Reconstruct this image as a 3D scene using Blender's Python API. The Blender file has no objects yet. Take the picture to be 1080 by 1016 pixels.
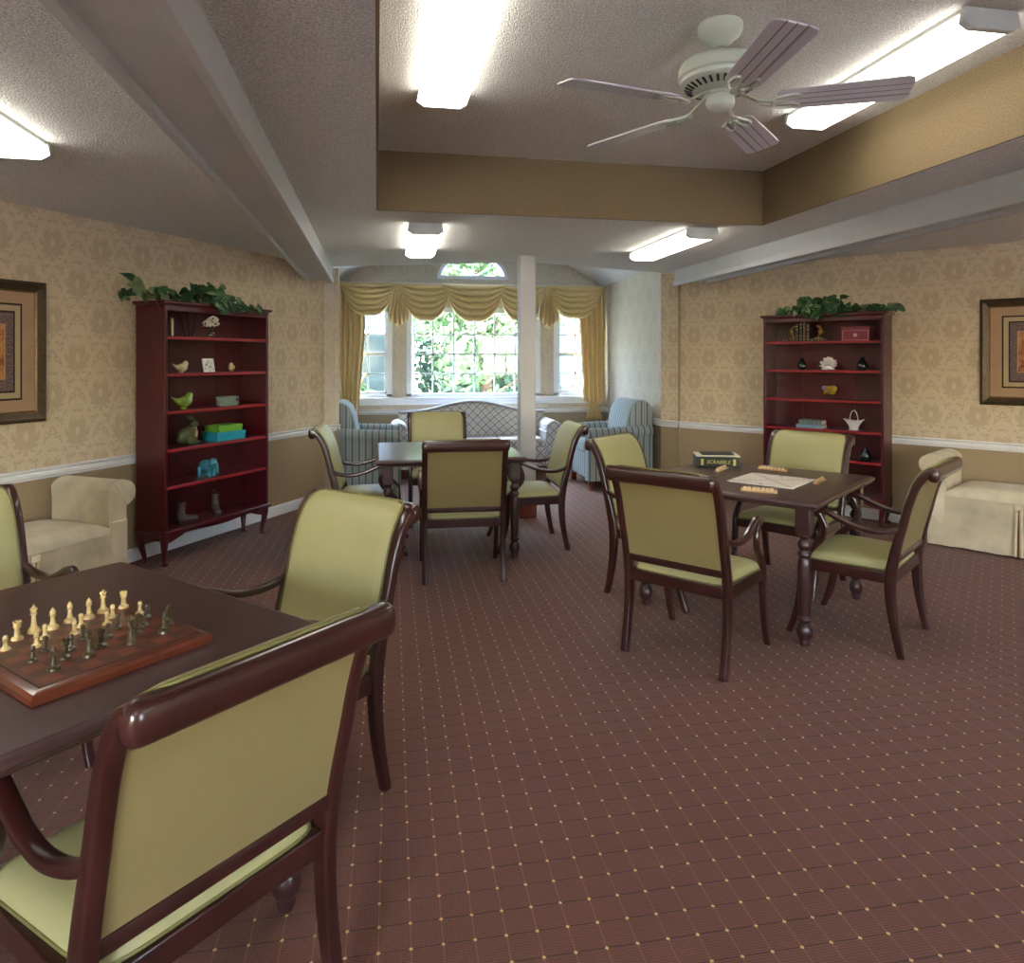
import bpy, bmesh, math, random
from math import sin, cos, pi, radians, sqrt, atan2, tan
from mathutils import Vector, Matrix
random.seed(7)
SC = bpy.context.scene
COL = SC.collection

# ---------------------------------------------------------------- calibration
H, F, CX, HY, TH = 1.5, 737.0, 540.0, 378.0, radians(9.78)
CT, ST = cos(TH), sin(TH)
def W(cx, d):
    "camera-ground coordinates (right, forward) to room coordinates"
    return (cx*CT + d*ST, -cx*ST + d*CT)
def at(u, v, z=0.0):
    "room point at height z seen in the direction (u, v)"
    d = (H - z)*F/(v - HY)
    x, y = W((u-CX)/F*d, d)
    return Vector((x, y, z))
def ray(u):
    a = math.atan((u-CX)/F) + TH
    return Vector((sin(a), cos(a)))
def hit(u, p, d):
    "point on the ground line p + s d met by direction u; returns s"
    r = ray(u); det = r.x*(-d[1]) + r.y*d[0]
    return (r.x*(-(p[1])) - r.y*(-(p[0]))) / (r.x*d[1]*1.0 - r.y*d[0])*1.0 if abs(det) > 1e-9 else 0
def camang(deg):
    "camera-frame heading to room heading (radians)"
    return radians(deg) - TH

# ---------------------------------------------------------------- node helpers
class N:
    def __init__(s, name):
        s.m = bpy.data.materials.new(name); s.m.use_nodes = True
        s.t = s.m.node_tree; s.t.nodes.clear()
        s.out = s.t.nodes.new('ShaderNodeOutputMaterial')
    def n(s, typ, ins=None, **kw):
        nd = s.t.nodes.new(typ)
        for k, v in kw.items(): setattr(nd, k, v)
        if ins:
            for k, v in ins.items(): s.put(nd.inputs[k], v)
        return nd
    def put(s, sock, v):
        if isinstance(v, bpy.types.NodeSocket): s.t.links.new(v, sock)
        elif isinstance(v, bpy.types.Node): s.t.links.new(v.outputs[0], sock)
        else:
            if isinstance(v, tuple) and len(v) == 3 and sock.type == 'RGBA': v = v + (1,)
            sock.default_value = v
    def math(s, op, a, b=0.0, c=0.0, clamp=False):
        nd = s.t.nodes.new('ShaderNodeMath'); nd.operation = op; nd.use_clamp = clamp
        s.put(nd.inputs[0], a); s.put(nd.inputs[1], b); s.put(nd.inputs[2], c)
        return nd.outputs[0]
    def mix(s, f, a, b, blend='MIX'):
        nd = s.t.nodes.new('ShaderNodeMix'); nd.data_type = 'RGBA'; nd.blend_type = blend
        s.put(nd.inputs[0], f); s.put(nd.inputs[6], a); s.put(nd.inputs[7], b)
        return nd.outputs[2]
    def ramp(s, f, stops, interp='LINEAR'):
        nd = s.t.nodes.new('ShaderNodeValToRGB'); r = nd.color_ramp; r.interpolation = interp
        while len(r.elements) > len(stops): r.elements.remove(r.elements[-1])
        while len(r.elements) < len(stops): r.elements.new(0.5)
        for e, (p, c) in zip(r.elements, stops):
            e.position = p; e.color = tuple(c) + ((1,) if len(c) == 3 else ())
        s.put(nd.inputs[0], f); return nd.outputs[0]
    def coord(s, kind='Object', scale=(1,1,1), rot=(0,0,0), loc=(0,0,0)):
        tc = s.t.nodes.new('ShaderNodeTexCoord')
        mp = s.n('ShaderNodeMapping'); s.t.links.new(tc.outputs[kind], mp.inputs[0])
        mp.inputs['Scale'].default_value = scale; mp.inputs['Rotation'].default_value = rot; mp.inputs['Location'].default_value = loc
        return mp.outputs[0]
    def noise(s, vec, scale, detail=3, rough=.5, dist=0):
        nd = s.n('ShaderNodeTexNoise', {'Vector': vec, 'Scale': scale, 'Detail': detail, 'Roughness': rough, 'Distortion': dist})
        return nd.outputs[0]
    def bsdf(s, col, rough=.5, spec=.5, bump=None, bs=.2, bd=.01, metal=0, coat=0, coatr=.1, sheen=0, emit=None, es=0, sss=0):
        b = s.n('ShaderNodeBsdfPrincipled')
        s.put(b.inputs['Base Color'], col); s.put(b.inputs['Roughness'], rough)
        s.put(b.inputs['Specular IOR Level'], spec); s.put(b.inputs['Metallic'], metal)
        b.inputs['Coat Weight'].default_value = coat; b.inputs['Coat Roughness'].default_value = coatr
        b.inputs['Sheen Weight'].default_value = sheen
        if emit is not None:
            s.put(b.inputs['Emission Color'], emit); s.put(b.inputs['Emission Strength'], es)
        if bump is not None:
            bp = s.n('ShaderNodeBump', {'Strength': bs, 'Distance': bd, 'Height': bump})
            s.t.links.new(bp.outputs[0], b.inputs['Normal'])
        s.t.links.new(b.outputs[0], s.out.inputs[0])
        return s.m
def S(r, g, b):
    "sRGB 0-255 to linear"
    f = lambda c: (c/255/12.92) if c/255 <= .04045 else ((c/255+.055)/1.055)**2.4
    return (f(r), f(g), f(b))

M = {}
def simple(name, col, rough=.5, spec=.5, var=.12, vs=8, bump=0, bscale=60, **kw):
    n = N(name); co = n.coord('Object')
    nz = n.noise(co, vs, 4)
    c2 = tuple(c*(1-var) for c in col); c3 = tuple(min(1, c*(1+var)) for c in col)
    c = n.mix(n.math('MULTIPLY', n.math('SUBTRACT', nz, .3), 2.2, clamp=True), c2, c3)
    b = n.noise(co, bscale, 3) if bump else None
    M[name] = n.bsdf(c, rough, spec, bump=b, bs=bump, bd=.003, **kw)
    return M[name]

simple('mahogany', S(52, 22, 19), .28, .5, .35, 6, coat=.6, coatr=.12)
simple('table_wood', S(60, 34, 33), .33, .5, .2, 5, bump=.03, bscale=250, coat=.3, coatr=.25)
simple('cherry', S(76, 14, 22), .33, .5, .18, 3, coat=.4, coatr=.18)
simple('cherry_edge', S(140, 34, 40), .3, .5, .12, 4, coat=.3)
simple('vinyl', S(166, 161, 112), .42, .45, .05, 3, bump=.06, bscale=420)
simple('vinyl_back', S(138, 123, 81), .5, .4, .06, 3, bump=.12, bscale=300)
simple('piping', S(112, 108, 62), .45, .4, .05)
simple('white_trim', S(226, 226, 224), .4, .4, .03)
simple('beam_paint', S(196, 196, 194), .45, .4, .03)
simple('window_white', S(232, 238, 246), .35, .4, .02)
simple('fan_cream', S(190, 195, 178), .35, .5, .05)
simple('fan_dark', S(28, 26, 26), .6)
simple('fixture_white', S(196, 198, 192), .4)
simple('dark_glaze', S(14, 30, 34), .12, .6, .3, 20, coat=.8)
simple('white_ceramic', S(232, 230, 226), .3, .5, .04, 20, coat=.4)
simple('cream_ceramic', S(206, 190, 148), .45, .5, .18, 30)
simple('green_glaze', S(128, 152, 60), .18, .5, .25, 22, coat=.6)
simple('teal_glaze', S(52, 128, 142), .25, .5, .3, 26, coat=.5)
simple('rabbit_paint', S(74, 76, 48), .6, .4, .35, 28)
simple('rabbit_shirt', S(170, 142, 100), .6, .4, .1, 30)
simple('boot_bronze', S(84, 72, 66), .45, .5, .3, 18, coat=.2)
simple('turquoise_paper', S(30, 142, 166), .5)
simple('lime_paper', S(104, 164, 52), .5)
simple('sage_box', S(122, 140, 124), .5, .4, .2, 40)
simple('brass', S(150, 118, 60), .35, .6, .15, 20, metal=.8)
simple('gold', S(196, 158, 74), .4, .6, .15, 20, metal=.6)
simple('book_black', S(34, 30, 28), .5)
simple('book_brown', S(78, 56, 40), .5)
simple('page', S(214, 204, 178), .8, .2, .08, 60)
simple('maroon_paper', S(118, 36, 48), .55)
simple('pale_pink', S(214, 178, 168), .6)
simple('book_slate', S(96, 116, 116), .5, .4, .12, 40)
simple('book_blue', S(124, 150, 170), .5, .4, .08, 40)
simple('lemon_skin', S(214, 170, 36), .4, .5, .1, 20, bump=.2, bscale=200)
simple('lilac', S(182, 160, 190), .5)
simple('leaf', S(48, 88, 48), .45, .5, .45, 25)
simple('leaf_pale', S(118, 140, 96), .5, .4, .4, 22)
simple('stem', S(70, 60, 40), .7)
simple('petal', S(226, 216, 196), .7, .3, .08, 60)
simple('twig', S(30, 22, 26), .7)
simple('tile_wood', S(214, 186, 146), .5, .4, .1, 40)
simple('rack_wood', S(196, 160, 116), .5, .4, .14, 30)
simple('box_green', S(42, 40, 28), .45, .5, .15, 30)
simple('ink', S(40, 34, 34), .6)
simple('label_gold', S(190, 180, 90), .5)
simple('linen', S(212, 200, 170), .85, .2, .14, 7, bump=.25, bscale=220, sheen=.2)
simple('linen_bench', S(196, 182, 152), .85, .2, .22, 5, bump=.35, bscale=160, sheen=.2)
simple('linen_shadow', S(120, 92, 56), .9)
simple('foot_wood', S(112, 52, 34), .4)
simple('bark', S(84, 70, 56), .9, .2, .3, 10)
simple('foliage_green', S(98, 126, 86), .6, .3, .5, 1.2)
simple('foliage_blue', S(88, 116, 96), .6, .3, .5, 1.5)
simple('lawn', S(164, 172, 150), .9, .2, .3, 2)
simple('siding', S(92, 122, 160), .7, .3, .06, 2)
simple('roof_shingle', S(74, 80, 92), .9, .2, .2, 10)
simple('chess_cream', S(214, 190, 130), .3, .5, .12, 60, coat=.3)
simple('chess_dark', S(74, 62, 38), .3, .5, .3, 60, coat=.4)
simple('frame_gold', S(74, 60, 36), .38, .5, .25, 30, metal=.35)
simple('frame_lip', S(120, 92, 52), .4, .5, .2, 40, metal=.4)
simple('mat_tan', S(172, 142, 112), .8, .2, .05)
simple('mat_dark', S(56, 44, 36), .8, .2, .05)
simple('mat_cream', S(178, 160, 122), .8, .2, .05)
simple('steel', S(120, 110, 90), .3, .5, .1, metal=.8)

def mk_table_top():
    n = N('table_top'); co = n.coord('Object', (1.5, 14, 3)); g = n.noise(co, 3, 5, .6)
    f = n.noise(n.coord('Object'), 380, 2)
    c = n.mix(g, S(54, 33, 34), S(76, 50, 50))
    M['table_top'] = n.bsdf(c, .34, .5, bump=f, bs=.12, bd=.001, coat=.25, coatr=.3)
mk_table_top()

def mk_glass(name, tint=(1,1,1), refl=.07, rough=0.0):
    n = N(name)
    tr = n.n('ShaderNodeBsdfTransparent', {0: tint}); gl = n.n('ShaderNodeBsdfGlossy', {'Roughness': rough})
    mx = n.n('ShaderNodeMixShader', {0: refl, 1: tr, 2: gl}); n.t.links.new(mx.outputs[0], n.out.inputs[0])
    M[name] = n.m
mk_glass('window_glass', (.97, .99, 1), .05)
mk_glass('clear_glass', (.93, .95, .97), .13, .03)

def mk_ceiling(name, c):
    n = N(name); co = n.coord('Object')
    v = n.n('ShaderNodeTexVoronoi', {'Vector': co, 'Scale': 115.0}); a = n.noise(co, 105, 5, .8)
    h = n.math('ADD', n.math('MULTIPLY', v.outputs[0], -.8), a)
    col = n.mix(n.math('MULTIPLY', n.math('SUBTRACT', a, .36), 3.8, clamp=True), tuple(x*.62 for x in c), tuple(min(1, x*1.1) for x in c))
    M[name] = n.bsdf(col, .95, .1, bump=h, bs=1.0, bd=.008)
mk_ceiling('popcorn', S(243, 241, 234))
mk_ceiling('popcorn_far', S(246, 246, 246))

def mk_paper(name, base, motif, low, fine=True, lowz=.76):
    "damask paper above the rail, mottled paper below; UV in metres (u along, v height)"
    n = N(name); uv = n.n('ShaderNodeUVMap')
    sp = n.n('ShaderNodeSeparateXYZ', {0: uv.outputs[0]})
    wob = n.n('ShaderNodeTexNoise', {'Vector': uv.outputs[0], 'Scale': 34.0, 'Detail': 5.0, 'Roughness': .7})
    ws = n.n('ShaderNodeSeparateXYZ', {0: wob.outputs[1]})
    PX, PY = .35, .50
    def cell(ox, oy):
        x = n.math('SUBTRACT', n.math('FRACT', n.math('ADD', n.math('DIVIDE', sp.outputs[0], PX), 50+ox)), .5)
        y = n.math('SUBTRACT', n.math('FRACT', n.math('ADD', n.math('DIVIDE', sp.outputs[1], PY), 50+oy)), .5)
        x = n.math('MULTIPLY', n.math('ABSOLUTE', x), PX); y = n.math('MULTIPLY', y, PY)
        r = n.math('SQRT', n.math('ADD', n.math('POWER', x, 2.0), n.math('POWER', n.math('MULTIPLY', y, .82), 2.0)))
        return x, y, r
    xa, ya, ra = cell(0, 0); xb, yb, rb = cell(.5, .5)
    k = n.math('LESS_THAN', rb, ra)
    def pick(a, b): return n.math('ADD', n.math('MULTIPLY', a, n.math('SUBTRACT', 1.0, k)), n.math('MULTIPLY', b, k))
    X, Y, R = pick(xa, xb), pick(ya, yb), n.math('MINIMUM', ra, rb)
    cv = n.n('ShaderNodeCombineXYZ', {0: n.math('ADD', X, .37), 1: n.math('ADD', Y, 1.3), 2: .5})
    # mirror-symmetric foliage: noise sampled in folded cell coordinates
    ln_ = n.noise(cv.outputs[0], 62, 2.5, .6, .6)
    an = n.math('ARCTAN2', X, n.math('ADD', Y, .045))
    frond = n.math('SINE', n.math('ADD', n.math('MULTIPLY', an, 9.0), n.math('MULTIPLY', R, 60.0)))
    fall = n.math('MULTIPLY', n.math('SUBTRACT', .086, R), 9.0)
    fall = n.math('MINIMUM', n.math('MAXIMUM', fall, -.16), .30)
    outer_ = n.math('MULTIPLY', n.math('GREATER_THAN', R, .115), .17)
    td = n.math('SQRT', n.math('ADD', n.math('POWER', n.math('MULTIPLY', X, 2.0), 2.0), n.math('POWER', n.math('SUBTRACT', Y, .006), 2.0)))
    v = n.math('ADD', n.math('ADD', n.math('SUBTRACT', ln_, .50), fall), n.math('ADD', outer_, n.math('MULTIPLY', frond, .10)))
    mm = n.math('MULTIPLY', n.math('MULTIPLY', v, 9.0, clamp=True), n.math('MULTIPLY', n.math('SUBTRACT', td, .026), 110.0, clamp=True))
    f1 = n.n('ShaderNodeTexNoise', {'Vector': uv.outputs[0], 'Scale': 150.0, 'Detail': 3.0}).outputs[0]
    sk = n.n('ShaderNodeTexNoise', {'Vector': uv.outputs[0], 'Scale': 330.0, 'Detail': 2.0}).outputs[0]
    mm = n.math('MULTIPLY', mm, n.math('MULTIPLY', n.math('SUBTRACT', sk, .30), 3.2, clamp=True))
    up = n.mix(n.math('MULTIPLY', mm, .85), base, motif)
    up = n.mix(n.math('MULTIPLY', n.math('SUBTRACT', f1, .4), 1.8, clamp=True), up, tuple(min(1, x*1.12) for x in base))
    lowc = n.mix(n.math('MULTIPLY', n.math('SUBTRACT', f1, .35), 3.0, clamp=True), tuple(x*.72 for x in low), tuple(min(1, x*1.25) for x in low))
    if lowz is None: c = lowc
    else: c = n.mix(n.math('GREATER_THAN', sp.outputs[1], lowz), lowc, up)
    M[name] = n.bsdf(c, .75, .25, bump=f1, bs=.08, bd=.002)
mk_paper('damask', S(206, 188, 158), S(164, 140, 110), S(166, 144, 112))
mk_paper('tray_paper', S(150, 132, 104), S(150, 132, 104), S(128, 110, 80), lowz=None)
mk_paper('damask_daylit', S(208, 198, 180), S(186, 174, 156), S(164, 150, 128))  # same damask, paled to carry the alcove daylight in its colour

def mk_carpet():
    n = N('carpet'); s = .0818
    tc = n.n('ShaderNodeTexCoord'); sp = n.n('ShaderNodeSeparateXYZ', {0: tc.outputs['Object']})
    p0 = at(363.9, 1011, 0); 
    wn = n.noise(tc.outputs['Object'], 60, 2)
    jit = n.math('MULTIPLY', n.math('SUBTRACT', wn, .5), .004)
    def fr(o, off):
        x = n.math('ADD', n.math('DIVIDE', n.math('ADD', n.math('SUBTRACT', o, off), jit), s), 100.5)
        return n.math('MULTIPLY', n.math('ABSOLUTE', n.math('SUBTRACT', n.math('FRACT', x), .5)), s)   # distance to line
    dx = fr(sp.outputs[0], p0.x); dy = fr(sp.outputs[1], p0.y)
    # fine loop-pile ribs
    rib = n.math('SINE', n.math('MULTIPLY', sp.outputs[0], 2*pi/.0058))
    rib2 = n.math('SINE', n.math('MULTIPLY', sp.outputs[1], 2*pi/.0078))
    nz = n.noise(tc.outputs['Object'], 260, 4, .8); nl = n.noise(tc.outputs['Object'], 2.2, 3)
    h = n.math('ADD', n.math('ADD', n.math('MULTIPLY', rib, .35), n.math('MULTIPLY', rib2, .25)), n.math('MULTIPLY', nz, 1.8))
    base = n.mix(n.math('MULTIPLY', n.math('SUBTRACT', h, .22), .68, clamp=True), S(74, 42, 31), S(138, 90, 72))
    base = n.mix(n.math('MULTIPLY', n.math('SUBTRACT', nl, .35), .9, clamp=True), base, S(104, 62, 56))
    ly = n.math('SUBTRACT', 1.0, n.math('MULTIPLY', n.math('SUBTRACT', dy, .0012), 900.0), clamp=True)
    lx = n.math('SUBTRACT', 1.0, n.math('MULTIPLY', n.math('SUBTRACT', dx, .0006), 900.0), clamp=True)
    c = n.mix(n.math('MULTIPLY', ly, .85), base, S(46, 22, 22))
    c = n.mix(n.math('MULTIPLY', lx, .5), c, S(158, 118, 96))
    rr = n.math('ADD', n.math('ABSOLUTE', dx), n.math('ABSOLUTE', dy))
    dot = n.math('SUBTRACT', 1.0, n.math('MULTIPLY', n.math('SUBTRACT', rr, .0052), 700.0), clamp=True)
    c = n.mix(dot, c, S(226, 192, 128))
    hb = n.math('SUBTRACT', h, n.math('MULTIPLY', ly, 2.5))
    M['carpet'] = n.bsdf(c, .72, .3, bump=hb, bs=.5, bd=.004, sheen=.10)
mk_carpet()

def mk_stripes():
    n = N('stripe_fabric'); uv = n.n('ShaderNodeUVMap'); sp = n.n('ShaderNodeSeparateXYZ', {0: uv.outputs[0]})
    x = n.math('FRACT', n.math('DIVIDE', sp.outputs[0], .072))
    c = n.ramp(x, [(0, S(84, 98, 106)), (.10, S(138, 158, 164)), (.3, S(170, 168, 158)), (.46, S(112, 134, 142)), (.56, S(168, 166, 156)), (.74, S(136, 156, 162)), (.90, S(96, 112, 120))], 'CONSTANT')
    f = n.noise(uv.outputs[0], 300, 2)
    M['stripe_fabric'] = n.bsdf(c, .85, .2, bump=f, bs=.2, bd=.002, sheen=.2)
mk_stripes()
def mk_lattice():
    n = N('lattice_fabric'); uv = n.n('ShaderNodeUVMap'); sp = n.n('ShaderNodeSeparateXYZ', {0: uv.outputs[0]})
    a = n.math('ADD', sp.outputs[0], sp.outputs[1]); b = n.math('SUBTRACT', sp.outputs[0], sp.outputs[1])
    def ln(t):
        x = n.math('ABSOLUTE', n.math('SUBTRACT', n.math('FRACT', n.math('ADD', n.math('DIVIDE', t, .115), 20.0)), .5))
        return n.math('SUBTRACT', 1.0, n.math('MULTIPLY', n.math('SUBTRACT', x, .07), 22.0), clamp=True), x
    la, xa = ln(a); lb, xb = ln(b)
    c = n.mix(n.math('MULTIPLY', n.math('MAXIMUM', la, lb), .75), S(204, 202, 200), S(120, 118, 128))
    fl = n.math('MULTIPLY', n.math('MULTIPLY', n.math('SUBTRACT', xa, .36), 12.0, clamp=True), n.math('MULTIPLY', n.math('SUBTRACT', xb, .36), 12.0, clamp=True))
    c = n.mix(n.math('MULTIPLY', fl, .7), c, S(130, 128, 136))
    M['lattice_fabric'] = n.bsdf(c, .8, .2, sheen=.2)
mk_lattice()
def mk_curtain():
    n = N('gold_curtain'); co = n.coord('Object')
    f = n.noise(co, 240, 2); v = n.n('ShaderNodeTexVoronoi', {'Vector': co, 'Scale': 34.0}).outputs[0]
    c = n.mix(n.math('MULTIPLY', n.math('SUBTRACT', .32, v), 3.0, clamp=True), S(226, 202, 144), S(244, 228, 178))
    M['gold_curtain'] = n.bsdf(c, .7, .3, bump=f, bs=.1, bd=.002, sheen=.35)
mk_curtain()
def mk_blade():
    n = N('fan_blade'); co = n.coord('Object'); sp = n.n('ShaderNodeSeparateXYZ', {0: co})
    y = sp.outputs[1]
    def ln(o, w): return n.math('LESS_THAN', n.math('ABSOLUTE', n.math('SUBTRACT', y, o)), w)
    l = n.math('MAXIMUM', n.math('MAXIMUM', ln(-.034, .0022), ln(.034, .0022)), n.math('MAXIMUM', ln(0, .0022), ln(.04, .0012)))
    c = n.mix(l, S(208, 206, 212), S(70, 62, 60)); g = n.noise(n.coord('Object', (3, 60, 3)), 3, 4)
    c = n.mix(n.math('MULTIPLY', g, .3), c, S(176, 172, 178))
    M['fan_blade'] = n.bsdf(c, .45, .4)
mk_blade()
def mk_emit():
    n = N('lit_diffuser'); co = n.coord('Object'); sp = n.n('ShaderNodeSeparateXYZ', {0: co})
    # two tubes glowing through the ribbed lens
    x = n.math('ABSOLUTE', sp.outputs[0])
    g = n.math('SUBTRACT', 1.0, n.math('MULTIPLY', n.math('ABSOLUTE', n.math('SUBTRACT', x, .062)), 7.0), clamp=True)
    st = n.math('ADD', 2.6, n.math('MULTIPLY', g, 2.6))
    e = n.n('ShaderNodeEmission', {0: (1.0, .955, .86, 1), 1: st})
    n.t.links.new(e.outputs[0], n.out.inputs[0]); M['lit_diffuser'] = n.m
mk_emit()
def mk_chess():
    n = N('board_squares'); co = n.coord('Object', (1,1,1), loc=(0,0,0)); sp = n.n('ShaderNodeSeparateXYZ', {0: co})
    q = .0425
    fx = n.math('FLOOR', n.math('DIVIDE', sp.outputs[0], q)); fy = n.math('FLOOR', n.math('DIVIDE', sp.outputs[1], q))
    k = n.math('ABSOLUTE', n.math('MODULO', n.math('ADD', fx, n.math('ADD', fy, 40.0)), 2.0))
    c = n.mix(k, S(70, 38, 28), S(124, 62, 40)); g = n.noise(n.coord('Object', (4, 30, 4)), 6, 4)
    c = n.mix(n.math('MULTIPLY', g, .5), c, S(84, 44, 30))
    edge = n.math('GREATER_THAN', n.math('MAXIMUM', n.math('ABSOLUTE', sp.outputs[0]), n.math('ABSOLUTE', sp.outputs[1])), .170)
    c = n.mix(edge, c, S(92, 44, 28))
    M['board_squares'] = n.bsdf(c, .35, .5, coat=.3)
    simple('board_wood', S(98, 48, 30), .3, .5, .25, 12, coat=.5)
mk_chess()
def mk_gameboard():
    n = N('game_board'); co = n.coord('Object'); sp = n.n('ShaderNodeSeparateXYZ', {0: co}); q = .0235
    def ln(t): 
        x = n.math('ABSOLUTE', n.math('SUBTRACT', n.math('FRACT', n.math('ADD', n.math('DIVIDE', t, q), 40.5)), .5))
        return n.math('GREATER_THAN', x, .46)
    l = n.math('MAXIMUM', ln(sp.outputs[0]), ln(sp.outputs[1]))
    fx = n.math('FLOOR', n.math('ADD', n.math('DIVIDE', sp.outputs[0], q), .5)); fy = n.math('FLOOR', n.math('ADD', n.math('DIVIDE', sp.outputs[1], q), .5))
    dg = n.math('LESS_THAN', n.math('ABSOLUTE', n.math('SUBTRACT', n.math('ABSOLUTE', fx), n.math('ABSOLUTE', fy))), .5)
    ins = n.math('LESS_THAN', n.math('MAXIMUM', n.math('ABSOLUTE', sp.outputs[0]), n.math('ABSOLUTE', sp.outputs[1])), .176)
    m7 = n.math('LESS_THAN', n.math('ABSOLUTE', n.math('SUBTRACT', n.math('ABSOLUTE', fx), 7.0)), .5)
    c = n.mix(n.math('MULTIPLY', dg, .8), S(226, 218, 202), S(196, 140, 132))
    c = n.mix(n.math('MULTIPLY', m7, n.math('LESS_THAN', n.math('ABSOLUTE', fy), .5)), c, S(170, 70, 60))
    c = n.mix(n.math('MULTIPLY', l, .5), c, S(170, 166, 160)); c = n.mix(ins, S(226, 220, 208), c)
    M['game_board'] = n.bsdf(c, .5, .4)
mk_gameboard()
def mk_art():
    n = N('artwork'); co = n.coord('Object'); sp = n.n('ShaderNodeSeparateXYZ', {0: co})
    ax = n.math('DIVIDE', n.math('ABSOLUTE', sp.outputs[0]), .17); az = n.math('DIVIDE', n.math('ABSOLUTE', sp.outputs[2]), .225)
    n1 = n.noise(co, 90, 4, .7); n2 = n.noise(co, 14, 5, .65, 1.5)
    border = n.mix(n.math('MULTIPLY', n.math('SUBTRACT', n1, .38), 4.0, clamp=True), S(58, 38, 48), S(132, 104, 96))
    inner = n.ramp(n2, [(.3, S(84, 34, 34)), (.45, S(168, 96, 48)), (.58, S(196, 148, 72)), (.72, S(112, 54, 50))])
    m = n.math('MAXIMUM', n.math('GREATER_THAN', n.math('ABSOLUTE', sp.outputs[0]), .115), n.math('GREATER_THAN', n.math('ABSOLUTE', sp.outputs[2]), .165))
    ln = n.math('MAXIMUM', n.math('LESS_THAN', n.math('ABSOLUTE', n.math('SUBTRACT', n.math('MAXIMUM', n.math('ABSOLUTE', sp.outputs[0]), n.math('SUBTRACT', n.math('ABSOLUTE', sp.outputs[2]), .05)), .118)), .004), 0.0)
    c = n.mix(m, inner, border); c = n.mix(ln, c, S(176, 140, 90))
    M['artwork'] = n.bsdf(c, .4, .5, coat=.5, coatr=.05)
mk_art()

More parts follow.
